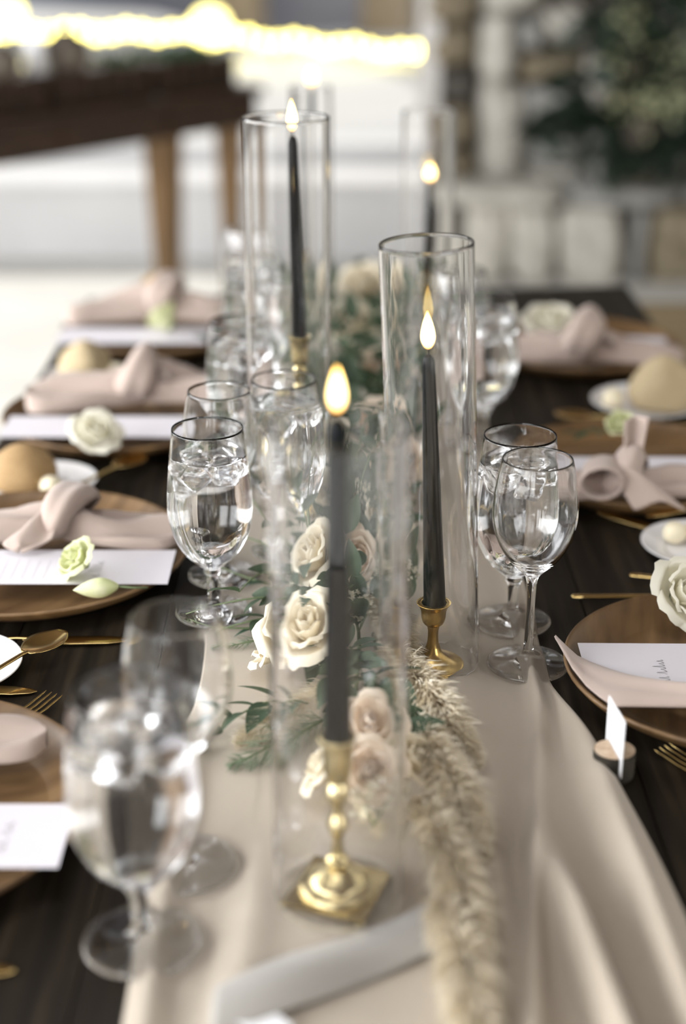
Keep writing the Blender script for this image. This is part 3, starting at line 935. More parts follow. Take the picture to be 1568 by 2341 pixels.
gar = thing('leafy_garland', 'long green leafy garland running beneath the roses along the table centre', 'garland', (0.02, 1.5, RZ))
rnd = random.Random(404)
vine = [(0.012 * math.sin(9 * q) - 0.005, -0.27 + 0.115 * q, 0.006) for q in range(13)]
obj('stem', MB().tube(spl(vine, 4), 0.0022, 6).mesh('stem', M['stem']), gar)
cnt = 0
while cnt < 290:
    q = rnd.random() * 0.48 if cnt < 185 else rnd.uniform(0.45, 1.0)
    y = -0.24 + 1.36 * q
    wdt = 0.030 + 0.028 * q
    p = Vector((0.0 + rnd.gauss(0, wdt), y, abs(rnd.gauss(0.022, 0.026)) + 0.004))
    p.x = max(-0.10, min(0.115, p.x))
    if y < 0.05 and p.x > 0.05:
        continue
    if any((p.x + 0.02 - ax_0) ** 2 + (p.y + 1.5 - ay_0) ** 2 < (ar_0 + 0.012) ** 2 for ax_0, ay_0, ar_0 in AVOID):
        continue
    out = math.atan2(p.y * 0.0 + rnd.gauss(0, 1), p.x + rnd.gauss(0, 0.03))
    obj('leaf', LEAF, gar, p, (rnd.uniform(0.1, 1.2), rnd.uniform(-0.5, 0.5), out - PI / 2), rnd.uniform(0.85, 1.35) * (1 + 0.5 * q))
    cnt += 1


def fibres(name, label, cat, path, rad, n, ln, width, material, seed, droop=0.3, stemmat=None, group=None, lift=0.0):
    """a plume or fern: a curved stem with a mass of thin fibres"""
    rnd = random.Random(seed)
    P = spl(path, 6)
    o0 = P[0].copy()
    t = thing(name, label, cat, o0, (0, 0, 0), group)
    Q = [p - o0 for p in P]
    obj('stem', MB().tube(Q, [0.0014 * (1.1 - 0.8 * k / (len(Q) - 1)) for k in range(len(Q))], 5).mesh('stem', stemmat or material), t)
    b_ = MB()
    for k in range(n):
        s = rnd.random() ** 0.9 * (len(Q) - 1)
        i = min(len(Q) - 2, int(s))
        p = Q[i].lerp(Q[i + 1], s - i)
        d = (Q[i + 1] - Q[i]).normalized()
        env = math.sin(PI * min(1, 0.18 + 0.8 * s / (len(Q) - 1))) ** 0.7
        side = Vector((rnd.gauss(0, 1), rnd.gauss(0, 1), rnd.gauss(0, 1) * 0.7 + lift))
        side = (side - d * side.dot(d)).normalized()
        p = p + side * rad * env * rnd.random() * 0.45
        l = ln * rnd.uniform(0.5, 1.2) * env
        v = (d * rnd.uniform(0.5, 1.1) + side * rnd.uniform(0.3, 0.9)).normalized()
        p1 = p + v * l * 0.5
        p2 = p1 + (v + Vector((0, 0, -droop)) + side * rnd.uniform(-0.3, 0.3)).normalized() * l * 0.5
        zmin = TZ + 0.003 - o0.z
        wv = v.cross(Vector((rnd.gauss(0, 1), rnd.gauss(0, 1), rnd.gauss(0, 1)))).normalized() * width
        pts = [p - wv, p + wv, p1 - wv * 0.9, p1 + wv * 0.9, p2]
        for q in pts:
            q.z = max(q.z, zmin)
        b_.add(pts, [(0, 1, 3, 2), (2, 3, 4)])
    o = obj('plume', b_.mesh('plume', material, False), t)
    o['kind'] = 'stuff'
    return t


def pathpx(pp):
    return [P3(px, py, h) for px, py, h in pp]


GP = 'pampas plumes along the runner'
fibres('pampas_plume', 'dry beige pampas plume starting beside the short golden candlestick', 'dried grass', pathpx([(900, 1490, 0.03), (975, 1580, 0.035), (1030, 1660, 0.03), (1090, 1750, 0.018)]), 0.028, 4200, 0.024, 0.0006, M['pampas'], 1, group=GP)
fibres('pampas_plume', 'dry beige pampas plume in the middle of the right garland edge', 'dried grass', pathpx([(945, 1640, 0.028), (1005, 1740, 0.034), (1060, 1850, 0.028), (1105, 1960, 0.016)]), 0.030, 4800, 0.024, 0.0006, M['pampas'], 2, group=GP)
fibres('pampas_plume', 'blurred pampas plume lying lower right of the front cylinder', 'dried grass', pathpx([(965, 1830, 0.022), (1030, 1960, 0.030), (1070, 2090, 0.028), (1100, 2230, 0.018)]), 0.028, 4800, 0.024, 0.0007, M['pampas'], 3, group=GP)
fibres('pampas_plume', 'blurred pampas plume at the bottom edge, closest to the camera', 'dried grass', pathpx([(1010, 2060, 0.022), (1055, 2180, 0.028), (1080, 2300, 0.026), (1090, 2440, 0.018)]), 0.027, 4800, 0.024, 0.0007, M['pampas'], 4, group=GP)
fibres('pampas_plume', 'pampas wisps spreading left below the large open rose', 'dried grass', pathpx([(760, 1560, 0.02), (690, 1600, 0.02), (620, 1650, 0.016), (540, 1700, 0.008)]), 0.02, 800, 0.03, 0.0004, M['pampas'], 5, group=GP)
fibres('pampas_plume', 'pampas tuft between the golden candlestick and the spiral rose', 'dried grass', pathpx([(840, 1330, 0.03), (890, 1390, 0.034), (930, 1480, 0.026), (960, 1560, 0.018)]), 0.02, 2600, 0.02, 0.0005, M['pampas'], 6, group=GP)
fibres('asparagus_fern', 'feathery green fern spray on the runner left of the front cylinder', 'greenery', pathpx([(740, 1640, 0.012), (660, 1680, 0.016), (590, 1720, 0.012), (525, 1750, 0.006)]), 0.018, 300, 0.028, 0.00035, M['fern'], 7, stemmat=M['stem'])
fibres('asparagus_fern', 'thin fern tip on the runner beside the dark glossy sprig', 'greenery', pathpx([(640, 1450, 0.008), (580, 1465, 0.008), (510, 1480, 0.004)]), 0.008, 160, 0.014, 0.00025, M['fern'], 8, stemmat=M['stem'])


# ================================================================== PLACE SETTINGS
PLATE = MB().lathe(prof([(0, 0.001), (0.105, 0.001), (0.120, 0.004), (0.140, 0.014), (0.1485, 0.022), (0.150, 0.0245), (0.1485, 0.0262), (0.1455, 0.0250), (0.137, 0.0185), (0.119, 0.0105), (0.104, 0.0085), (0, 0.0085)], 3), 72).mesh('charger_plate', M['plate_wood'])
BPLATE = MB().lathe(prof([(0, 0.0005), (0.045, 0.0005), (0.050, 0.003), (0.068, 0.009), (0.0765, 0.0135), (0.078, 0.0150), (0.0765, 0.0158), (0.066, 0.0115), (0.048, 0.0058), (0.043, 0.0045), (0, 0.0045)], 3), 64).mesh('bread_plate', M['china'])


def plate(x, y, s, label, rz=0.0):
    o = obj('charger_plate', PLATE, None, (x, y, TZ + 0.0005), (0, 0, rz), (s, s, 1.08))
    return tag(o, label, 'plate', 'wooden charger plates')


def bplate(x, y, label, s=0.8):
    o = obj('bread_plate', BPLATE, None, (x, y, TZ + 0.0003), (0, 0, 0), s)
    return tag(o, label, 'plate', 'white bread plates')


L = {1: (-0.362, 1.020, 1.12), 2: (-0.335, 1.515, 1.13), 3: (-0.300, 1.985, 1.08), 4: (-0.295, 2.435, 1.08)}
R = {1: (0.360, 1.245, 1.05), 2: (0.363, 1.790, 1.04), 3: (0.372, 2.330, 1.05)}
plate(*L[1], 'round wooden charger under the menu at lower left, nearest the camera', 0.3)
plate(*L[2], 'round wooden charger at left with a green bud lying on its menu', 1.0)
plate(*L[3], 'blurred wooden charger at left with a white rose on its rim', 2.0)
plate(*L[4], 'farthest wooden charger at left, blurred under a knotted napkin', 0.6)
plate(*R[1], 'round wooden charger at right with a large white rose on it', 1.4)
plate(*R[2], 'wooden charger at right under the bow-like knotted napkin', 0.2)
plate(*R[3], 'farthest wooden charger at right, blurred beside a round white rose', 2.4)


def menu(x0, x1, y0, y1, h, label, rz=0.0, strokes=(), matn='paper', slope=0.0):
    cx, cy = 0.5 * (x0 + x1), 0.5 * (y0 + y1)
    hx, hy = 0.5 * (x1 - x0), 0.5 * (y1 - y0)
    t = thing('menu_card', label, 'menu card', (cx, cy, TZ + h), (0, slope, rz), 'menu cards on the chargers')
    obj('sheet', MB().box(-hx, hx, -hy, hy, 0, 0.0006).mesh('sheet', M[matn], False), t)
    if strokes:
        b_ = MB()
        for st in strokes:
            pts = [(p[0], p[1]) for p in (spl(st, 5) if len(st) > 2 else [Vector(q) for q in st])]
            wd = 0.00030 if len(st) > 2 else 0.00014
            for (xa, ya), (xb, yb) in zip(pts, pts[1:]):
                d = Vector((xb - xa, yb - ya))
                if d.length < 1e-6:
                    continue
                d.normalize()
                nx_, ny_ = -d.y * wd, d.x * wd
                b_.add([(xa + nx_, ya + ny_, 0.0008), (xa - nx_, ya - ny_, 0.0008), (xb - nx_, yb - ny_, 0.0008), (xb + nx_, yb + ny_, 0.0008)], [(0, 1, 2, 3)])
        o = obj('handwriting', b_.mesh('handwriting', M['ink'], False), t)
        o['label'] = 'grey handwritten script'
        o['kind'] = 'stuff'
    return t


def script_line(x, y0, n, size, seed, adv=0.8, vertical=True):
    """loops of pen script running along +y; only the look of script, no letters"""
    rnd = random.Random(seed)
    out = []
    y = y0
    for k in range(n):
        tall = rnd.choice((0.5, 0.6, 1.0, 0.5, 1.2))
        w_ = size * adv * rnd.uniform(0.6, 1.0)
        st = [(x, y), (x - size * tall * 0.5, y + w_ * 0.35), (x - size * tall, y + w_ * 0.55), (x - size * tall * 0.45, y + w_ * 0.65), (x + size * 0.04, y + w_ * 0.8), (x - 0.15 * size, y + w_ * 1.15)]
        out.append(st)
        y += w_ * 1.05
        if rnd.random() < 0.15:
            y += size * 0.5
    return out


def tiny_lines(x0, x1, y0, y1, n, seed):
    rnd = random.Random(seed)
    out = []
    for k in range(n):
        x = x0 + (x1 - x0) * k / max(1, n - 1)
        y = y0
        e = y1 - rnd.uniform(0, 0.3) * (y1 - y0)
        while y < e:
            l = rnd.uniform(0.002, 0.006)
            out.append([(x, y), (x + rnd.uniform(-0.0003, 0.0003), min(e, y + l))])
            y += l + 0.0012
    return out


s2 = script_line(0.045, -0.028, 5, 0.011, 3) + tiny_lines(-0.10, 0.0, -0.03, 0.028, 10, 5)
s1 = script_line(0.075, -0.024, 4, 0.012, 8) + tiny_lines(-0.09, 0.05, -0.02, 0.025, 8, 6)
s3 = script_line(-0.045, -0.030, 7, 0.009, 12) + script_line(-0.016, -0.004, 4, 0.004, 13) + tiny_lines(0.0, 0.09, -0.03, 0.03, 9, 7)
menu(-0.413, -0.178, 1.413, 1.499, 0.030, 'menu card at left under the pale green bud', 0.0, s2)
menu(-0.440, -0.205, 0.925, 1.008, 0.030, 'menu card at lower left corner, nearest the camera', 0.0, s1)
menu(-0.445, -0.210, 1.866, 1.950, 0.030, 'blurred menu card at left beneath a white rose', 0.0)
menu(-0.449, -0.215, 2.310, 2.400, 0.030, 'farthest menu card at left under a green-white bud', 0.0)
menu(0.219, 0.455, 1.190, 1.282, 0.0285, 'menu card at right with slanted script, half under a folded napkin', -0.015, s3)
menu(0.405, 0.505, 2.275, 2.350, 0.0300, 'small corner of a blurred menu card at far right behind a napkin knot', -0.1)
menu(0.262, 0.495, 1.710, 1.790, 0.0300, 'menu card at right mostly covered by the bow-like napkin', 0.0)


# ------------------------------------------------------------------ napkins
def wing(b_, L_, sgn, w0, w1, hh, seed, z0=0.0, point=0.2, bend=0.0):
    def fn(u, v):
        th = 2 * PI * u
        x = L_ * v
        wv = w0 + (w1 - w0) * (v ** 0.7)
        if v > 1 - point:
            wv *= max(0.05, math.sqrt(max(0.0, 1 - ((v - 1 + point) / point) ** 2)) * 0.9 + 0.1)
        y = wv * math.cos(th) * (1 + 0.05 * math.sin(7 * v + seed))
        hz = hh * (1 - 0.55 * v) * (0.62 + 0.38 * math.sin(5 * th + 5 * v + seed) * (1 - 0.3 * v))
        z = z0 + (max(0, math.sin(th)) ** 0.7) * hz + 0.003 * (1 + math.sin(th))
        z += 0.004 * math.sin(9 * y / max(wv, 1e-4) * 0.35 + 4 * v + seed) * max(0, math.sin(th))
        y += bend * v * v + 0.006 * math.sin(4 * v + seed)
        return (sgn * x, y, z)
    b_.grid(fn, 28, 24, wrap_u=True)


def napkin(name_label, loc, rz, Ll, Lr, seed, kr=(0.028, 0.026), tail='down', w1=0.038, knot=True, bendl=0.0, bendr=0.0, bow=False, hh=0.030):
    t = thing('napkin', name_label, 'napkin', loc, (0, 0, rz), 'blush linen napkins on the chargers')
    t.scale = (1.0, 1.15, 1.1)
    b_ = MB()
    if Ll:
        wing(b_, Ll, -1, 0.017, w1, hh, seed, bend=bendl)
    if Lr:
        wing(b_, Lr, 1, 0.017, w1 * 0.95, hh, seed + 2, bend=bendr)
    obj('cloth', b_.mesh('cloth', M['blush']), t)
    if knot:
        k = MB()
        ry, rz_ = kr

        def kf(u, v):
            ph = 2 * PI * u
            s = 2 * v - 1
            e = 1 + 0.13 * (1 - s * s) + 0.05 * math.sin(5 * s + 2 * ph + seed) + 0.05 * math.sin(3 * ph + seed)
            edge = 1 - 0.5 * abs(s) ** 4
            return (0.023 * s * (1 + 0.3 * math.sin(ph + seed)) + 0.008 * math.sin(ph + 0.7), ry * e * edge * math.cos(ph), 0.5 * rz_ + 0.004 + rz_ * e * edge * math.sin(ph) * 0.62 + 0.006)
        k.grid(kf, 40, 14, wrap_u=True)
        ko = obj('knot', k.mesh('knot', M['blush']), t)
        solid(ko, 0.0016)
        tl = MB()
        if tail == 'down':
            def tf(u, v):
                s = 2 * u - 1
                wv = 0.026 * (0.5 + 0.7 * v) * (1 if v < 0.75 else max(0.06, 1 - ((v - 0.75) / 0.25) ** 1.5))
                return (-0.012 - 0.026 * v + s * wv, -0.016 - 0.040 * v, 0.030 - 0.020 * v ** 1.5 + 0.007 * math.cos(s * 4 + seed) * (1 - 0.5 * v))
        elif tail == 'up':
            def tf(u, v):
                s = 2 * u - 1
                wv = 0.011 * (0.8 + 0.5 * v)
                return (0.006 + 0.004 * v + s * wv, 0.0 + 0.012 * v + 0.006 * math.cos(s * 3), 0.028 + 0.052 * v + 0.003 * s)
        else:
            def tf(u, v):
                s = 2 * u - 1
                wv = 0.022 * math.sin(PI * (0.15 + 0.8 * v)) + 0.004
                return (0.018 + 0.040 * v, 0.002 + s * wv, 0.012 + 0.026 * math.sin(PI * min(1, v + 0.12)) + 0.004 * math.cos(4 * s))
        tl.grid(tf, 12, 14)
        to = obj('tail', tl.mesh('tail', M['blush']), t)
        solid(to, 0.0016)
        if bow:
            tl = MB()

            def lf(u, v):
                ph = 2 * PI * v
                s = 2 * u - 1
                return (-0.030 - 0.024 * math.cos(ph) + 0.004 * s, s * 0.020 - 0.022, 0.026 + 0.017 * math.sin(ph))
            tl.grid(lf, 8, 24)

            def df(u, v):
                s = 2 * u - 1
                wv = 0.020 + 0.010 * v
                return (0.000 + 0.034 * v + s * wv, -0.030 - 0.016 * v, 0.034 - 0.030 * v + 0.005 * math.cos(3 * s))
            tl.grid(df, 12, 12)
            lo = obj('loop', tl.mesh('loop', M['blush']), t)
            solid(lo, 0.0016)
    return t


HN = TZ + 0.0300
napkin('blush linen napkin with a folded knot above the menu with a green bud', (-0.303, 1.545, HN - 0.002), 0.02, 0.15, 0.128, 1, kr=(0.034, 0.036), tail='down', bendl=0.01, bendr=-0.012)
napkin('blurred blush napkin with tall knot and puffed fold, third on the left', (-0.279, 2.028, HN - 0.001), 0.08, 0.155, 0.12, 4, kr=(0.033, 0.050), tail='side', w1=0.044, bendl=-0.03, hh=0.052)
napkin('farthest blush napkin on the left, knotted on the last charger', (-0.293, 2.468, HN - 0.001), 0.02, 0.16, 0.13, 6, kr=(0.033, 0.050), tail='side', w1=0.044, bendl=-0.02, hh=0.052)
napkin('blush napkin end above the menu at lower left corner', (-0.398, 1.092, HN - 0.002), 0.02, 0.10, 0.155, 2, kr=(0.031, 0.030), tail='down', w1=0.030, bendr=-0.006)
napkin('blush napkin tied like a bow with an upright tail, on the right', (0.329, 1.672, HN - 0.001), -0.02, 0.13, 0.13, 3, kr=(0.028, 0.034), tail='up', w1=0.026, bow=True)
napkin('farthest blush napkin on the right, knotted beside a round white rose', (0.360, 2.225, HN - 0.001), -0.06, 0.135, 0.15, 5, kr=(0.033, 0.052), tail='side', w1=0.036, hh=0.040)


# R1: a flat folded napkin with a rolled edge that laps over the charger's rim
def r1(u, v):
    # u across (away from the camera), v from the pointed tip at left to the right
    x = 0.197 + 0.31 * v
    front = 1.270 - 0.114 * min(1, v / 0.11) ** 0.6 - 0.06 * max(0, v - 0.11)
    back = 1.277 - 0.103 * min(1, v / 0.32) ** 0.85
    y = front + (back - front) * u
    puff = 0.022 * min(1, v / 0.35)
    z = 0.0300 + puff * (math.sin(PI * min(1, 0.08 + 0.92 * u)) ** 0.6) + 0.006 * math.sin(9 * u + 7 * v) * min(1, v * 3) * u * (1 - u) * 2
    if v < 0.06:
        z += 0.010 * (1 - v / 0.06)
    return (x, y, z)


b = MB()
b.grid(r1, 24, 36)
o = obj('napkin', b.mesh('napkin', M['blush']), None, (0, 0, TZ))
solid(o, 0.0022)
tag(o, 'blush napkin folded in a wide roll over the right menu, tip at the rim', 'napkin', 'blush linen napkins on the chargers')

# ------------------------------------------------------------------ flowers on the plates
x, y = at(188, 1318, 0.03)
rose('lisianthus', 'pale green lisianthus bloom lying on the left menu card', 'flower', (x + 0.004, y + 0.006, TZ + 0.040), 0.030, 'green_petal', 0.85, math.radians(-150), rings=5, seed=31, open_=0.85)
x, y = at(232, 1360, 0.03)
bt = thing('lisianthus_bud', 'closed green bud with thin stem beside the left green bloom', 'flower', (x - 0.004, y, TZ + 0.0375), (0, math.radians(92), math.radians(188)))
obj('bud', MB().lathe(prof([(0, -0.022), (0.004, -0.019), (0.0095, -0.008), (0.0098, 0.002), (0.006, 0.014), (0.0, 0.024)], 3), 14).mesh('bud', M['green_petal']), bt)
obj('stem', MB().tube([(0, 0, -0.020), (0.002, 0.002, -0.034), (0.004, 0.001, -0.050)], 0.0011, 6).mesh('stem', M['stem']), bt)
x, y = at(218, 1018, 0.03)
rose('rose', 'white rose head blurred on the third left menu card', 'rose', (x, y + 0.006, TZ + 0.0325), 0.036, 'white_petal', 0.5, math.radians(-60), seed=41)
x, y = at(392, 770, 0.03)
rose('lisianthus', 'green-white bloom blurred on the farthest left menu card', 'flower', (x, y, TZ + 0.045), 0.042, 'green_petal', 0.9, math.radians(140), rings=4, seed=42)
x, y = at(1545, 1395, 0.03)
rose('rose', 'large sharp white rose lying on the right charger', 'rose', (x, y + 0.012, TZ + 0.038), 0.038, 'white_petal', 0.95, math.radians(-60), seed=43)
x, y = at(1425, 990, 0.04)
rose('rose', 'small greenish white rosebud behind the bow-like napkin', 'rose', (x, y, TZ + 0.045), 0.028, 'green_petal', 0.8, math.radians(-130), rings=4, seed=44)
x, y = at(1405, 1000, 0.04)
sprig('green leaf pair beside the rosebud behind the bow-like napkin', (x, y + 0.01, TZ + 0.040), math.radians(95), 0.2, 4, 0.045, LEAF2, 0.2, 1.0, None, 95)
x, y = at(1255, 772, 0.03)
rose('rose', 'round white rose blurred on the farthest right charger', 'rose', (x, y, TZ + 0.040), 0.046, 'white_petal', 0.4, math.radians(-90), seed=45)

# ------------------------------------------------------------------ bread plates, rolls, butter
bplate(-0.367, 1.275, 'white bread plate at left edge beside the knife and fork', 0.85)
bplate(-0.368, 1.757, 'white bread plate at left with a brown roll and butter', 0.85)
bplate(-0.385, 2.210, 'blurred bread plate under the third left bread roll', 0.78)
bplate(-0.330, 2.655, 'farthest bread plate at the left end of the table', 0.66)
bplate(0.398, 1.560, 'white bread plate at right with round butter balls', 0.86)
bplate(0.430, 2.070, 'white bread plate at right holding a pale roll and butter', 1.0)


def roll_mesh(seed, material, ridge):
    b_ = MB()

    def fn(u, v):
        th, ph = 2 * PI * u, PI * v
        d = Vector((math.sin(ph) * math.cos(th), math.sin(ph) * math.sin(th), math.cos(ph)))
        r = 1 + 0.10 * noise.noise(d * 1.6 + Vector((seed, 0, 0)))
        z = d.z * 0.78
        if d.z > 0:
            r *= 1 + ridge * 0.10 * math.cos(3 * th + 0.8) * math.sin(ph) * d.z
            z += ridge * 0.12 * max(0, d.z) ** 6
        if d.z < -0.55:
            z = -0.55 * 0.78
        return (d.x * r, d.y * r, z + 0.43)
    b_.grid(fn, 28, 18, wrap_u=True)
    return b_.mesh('bread_roll', material)


RB = [roll_mesh(1, M['bread'], 0.6), roll_mesh(5, M['pale_bread'], 2.2)]


def roll(x, y, z, r, k, rz, label):
    o = obj('bread_roll', RB[k], None, (x, y, z), (0, 0, rz), r)
    tag(o, label, 'bread roll', 'bread rolls on the bread plates')


x, y = at(58, 1110, 0.012)
roll(-0.392, 1.757, TZ + 0.0062, 0.041, 0, 0.4, 'crusty brown bread roll at the left edge with butter beside it')
roll(-0.385, 2.205, TZ + 0.0062, 0.040, 1, 1.0, 'blurred bread roll behind the third left napkin')
roll(-0.325, 2.655, TZ + 0.0062, 0.042, 0, 2.0, 'farthest bread roll at the left end of the table')
roll(0.452, 2.072, TZ + 0.0062, 0.050, 1, 0.2, 'pale ridged bread roll on the right bread plate')
BUT = MB().lathe(prof([(0, 0), (0.006, 0.0002), (0.0118, 0.005), (0.0132, 0.0115), (0.0112, 0.0185), (0.006, 0.0226), (0, 0.0235)], 4), 20).mesh('butter_ball', M['butter'])


def butter(x, y, label, s=1.0):
    o = obj('butter_ball', BUT, None, (x, y, TZ + 0.0062), (0, 0, 0), s)
    tag(o, label, 'butter', 'butter balls on the bread plates')


butter(*at(117, 1124, 0.01), 'butter ball beside the brown roll on the left plate')
butter(*at(1541, 1232, 0.01), 'left butter ball on the right bread plate without bread')
butter(*at(1590, 1226, 0.01), 'second butter ball on the right bread plate, at the photo edge')
butter(*at(1400, 925, 0.01), 'butter ball left of the pale ridged roll', 1.15)
butter(-0.338, 2.200, 'blurred butter ball beside the third left roll', 1.0)


# ------------------------------------------------------------------ cutlery
def ribbon_solid(pts):
    """pts: (x, half width, z, half thickness) along +x -> closed body"""
    b_ = MB()
    n = 10

    def fn(u, v):
        s = v * (len(pts) - 1)
        i = min(len(pts) - 2, int(s))
        f = s - i
        p = [pts[i][q] * (1 - f) + pts[i + 1][q] * f for q in range(4)]
        a = 2 * PI * u
        return (p[0], p[1] * math.cos(a), p[2] + p[3] * math.sin(a))
    b_.grid(fn, n, (len(pts) - 1) * 3, wrap_u=True)
    return b_


HANDLE = ribbon_solid([(-0.205, 0.0008, 0.004, 0.0006), (-0.203, 0.0048, 0.004, 0.0018), (-0.17, 0.0046, 0.0045, 0.002), (-0.11, 0.0030, 0.006, 0.0018), (-0.06, 0.0026, 0.007, 0.0016), (-0.05, 0.0028, 0.0065, 0.0014)]).mesh('handle', M['gold'])


def spoon_bowl():
    b_ = MB()

    def fn(u, v):
        s = 2 * u - 1
        x = -0.052 + 0.056 * v
        wv = 0.0175 * (math.sin(PI * (0.06 + 0.90 * v)) ** 0.75) + 0.0012
        return (x, s * wv, 0.0018 + 0.0055 * (s * s) * math.sin(PI * v) + 0.005 * abs(2 * v - 1) ** 2)
    b_.grid(fn, 12, 16)
    return b_.mesh('bowl', M['gold'])


SBOWL = spoon_bowl()
BLADE = ribbon_solid([(-0.055, 0.0030, 0.006, 0.0013), (-0.045, 0.0085, 0.0045, 0.0010), (-0.01, 0.0095, 0.003, 0.0009), (0.028, 0.0088, 0.0022, 0.0008), (0.044, 0.005, 0.002, 0.0006), (0.050, 0.0006, 0.002, 0.0005)]).mesh('blade', M['gold'])
_t = ribbon_solid([(-0.055, 0.0028, 0.0065, 0.0013), (-0.047, 0.009, 0.005, 0.001), (-0.030, 0.0115, 0.003, 0.001), (-0.024, 0.0112, 0.003, 0.001)])
NECK = _t.mesh('fork_neck', M['gold'])
TINE = ribbon_solid([(-0.026, 0.0014, 0.003, 0.0010), (0.0, 0.0012, 0.0032, 0.0009), (0.020, 0.0009, 0.0055, 0.0007), (0.024, 0.0003, 0.0062, 0.0003)]).mesh('tine', M['gold'])


def cutlery(kind, tip, tail, label, h=0.0, tilt=0.0, anchor='tip'):
    """the working end at tip, handle toward tail; both given on the table plane"""
    d = Vector((tip[0] - tail[0], tip[1] - tail[1]))
    rz = math.atan2(d.y, d.x)
    end = {'spoon': 0.004, 'knife': 0.050, 'fork': 0.024}[kind]
    x = tip[0] - math.cos(rz) * end
    y = tip[1] - math.sin(rz) * end
    if anchor == 'tail':
        x = tail[0] + math.cos(rz) * 0.205
        y = tail[1] + math.sin(rz) * 0.205
    t = thing('gold_' + kind, label, kind, (x, y, TZ + 0.0006 + h), (0, tilt, rz), 'gold cutlery at the place settings')
    ho = obj('handle', HANDLE, t)
    if kind == 'spoon':
        solid(obj('bowl', SBOWL, t), 0.0009)
    elif kind == 'knife':
        obj('blade', BLADE, t)
    else:
        obj('fork_neck', NECK, t)
        for k in range(4):
            obj('tine', TINE, t, (0, 0.0092 - 0.00613 * k, 0))
    return t


cutlery('spoon', at(146, 1457, 0.012), at(0, 1530, 0.02), 'gold spoon with bright bowl at left by the white bread plate', 0.012, 0.03)
cutlery('knife', at(85, 1586), at(-100, 1582), 'knife with rounded blade at left edge below the bread plate')
cutlery('fork', at(125, 1599), at(20, 1668), 'gold fork at left with upturned tines above the blush napkin')
cutlery('spoon', at(327, 1050, 0.012), at(170, 1118, 0.02), 'gold spoon at left beside the plate with the brown roll', 0.012, 0.03)
cutlery('knife', at(282, 1147), at(130, 1172), 'knife at left behind the knotted napkin end')
cutlery('knife', at(300, 1467), at(60, 1474), 'thin gold knife in front of the left charger')
cutlery('spoon', at(400, 812, 0.0), at(300, 838, 0.0), 'blurred spoon tip shining before the third left napkin', 0.0)
cutlery('knife', at(1480 + 130, 1377), at(1305, 1372), 'gold knife behind the right charger, its handle end toward the runner', anchor='tail')
cutlery('spoon', at(1438 + 380, 1372), at(1438, 1322), 'gold spoon behind the white rose, its handle end toward the runner', anchor='tail')
cutlery('fork', at(1512, 1722), at(1640, 1790), 'gold fork at the right edge in front of the charger')
cutlery('knife', at(36, 2226), at(-220, 2212), 'gold knife end at the lower left edge before the nearest charger')
cutlery('knife', at(1362, 1172), at(1520, 1222), 'blurred gold knife tip below the bow-like napkin')
cutlery('knife', at(1476, 1186, 0.017), at(1640, 1150, 0.017), 'butter knife resting across the right bread plate rim', 0.0172, 0.0)
cutlery('spoon', at(1268, 955), at(1420, 968), 'blurred spoon left of the far right bread plate')

# ------------------------------------------------------------------ place card in its wood slice
lx, ly = 0.2245, 1.100
wt = thing('wood_slice_holder', 'small bark-edged wood slice holding a white place card', 'card holder', (lx, ly, TZ + 0.0004), (0, 0, 0.0))
b = MB()
SL = 0.0009
ang = math.atan2(1.080 - 1.1253, 0.2283 - 0.2226)
rot = Matrix.Rotation(ang, 4, 'Z')
bk, tp = MB(), MB()
for s in (-1, 1):
    pts = [(0.0165 * math.cos(a), s * max(0, 0.0165 * math.sin(a)) + s * SL) for a in [PI * k / 16 for k in range(17)]]
    n = len(pts)
    vs = [(px, py, 0.008) for px, py in pts] + [(px, py, 0.0235) for px, py in pts]
    bk.add(vs, [(k, (k + 1) % n, n + (k + 1) % n, n + k) for k in range(n)], rot)
    tp.add([(px * 0.97, py * 0.97 + s * 0.0001, 0.0236) for px, py in pts], [tuple(range(n)) if s > 0 else tuple(range(n - 1, -1, -1))], rot)
bk.lathe([(0, 0), (0.0168, 0), (0.0172, 0.004), (0.0170, 0.008), (0, 0.008)], 32)
obj('bark', bk.mesh('bark', M['bark'], False), wt)
obj('cut_face', tp.mesh('cut_face', M['cut_wood'], False), wt)
pc = obj('place_card', MB().box(-0.024, 0.0215, -0.0004, 0.0004, 0.0, 0.0525).mesh('place_card', M['white_paper'], False), None, (0.2185, 0.657, TZ + 0.009), (0, 0, ang))
pc.location = (lx, ly, TZ + 0.009)
tag(pc, 'blank side of a white place card standing in the wood slice', 'place card')

# grey ribbon and card corner under the front cylinder
b = MB()


def rib(u, v):
    x = -0.085 + 0.16 * v
    y = 0.785 + 0.10 * v + 0.055 * (u - 0.5)
    z = 0.0065 + 0.006 * math.sin(PI * u) + 0.003 * math.sin(7 * v)
    return (x, y, z)


b.grid(rib, 14, 30)
o = obj('ribbon', b.mesh('ribbon', M['ribbon']), None, (0, 0.012, TZ))
solid(o, 0.0008)
tag(o, 'pale grey ribbon lying blurred across the runner before the front cylinder', 'ribbon')
x, y = at(600, 2350, 0.004)
o = obj('paper_tag', MB().box(-0.016, 0.016, -0.012, 0.012, 0, 0.0006).mesh('paper_tag', M['white_paper'], False), None, (x, y, TZ + 0.0085), (0.0, 0.15, math.radians(-38)))
tag(o, 'white paper corner at the bottom edge below the grey ribbon', 'card')

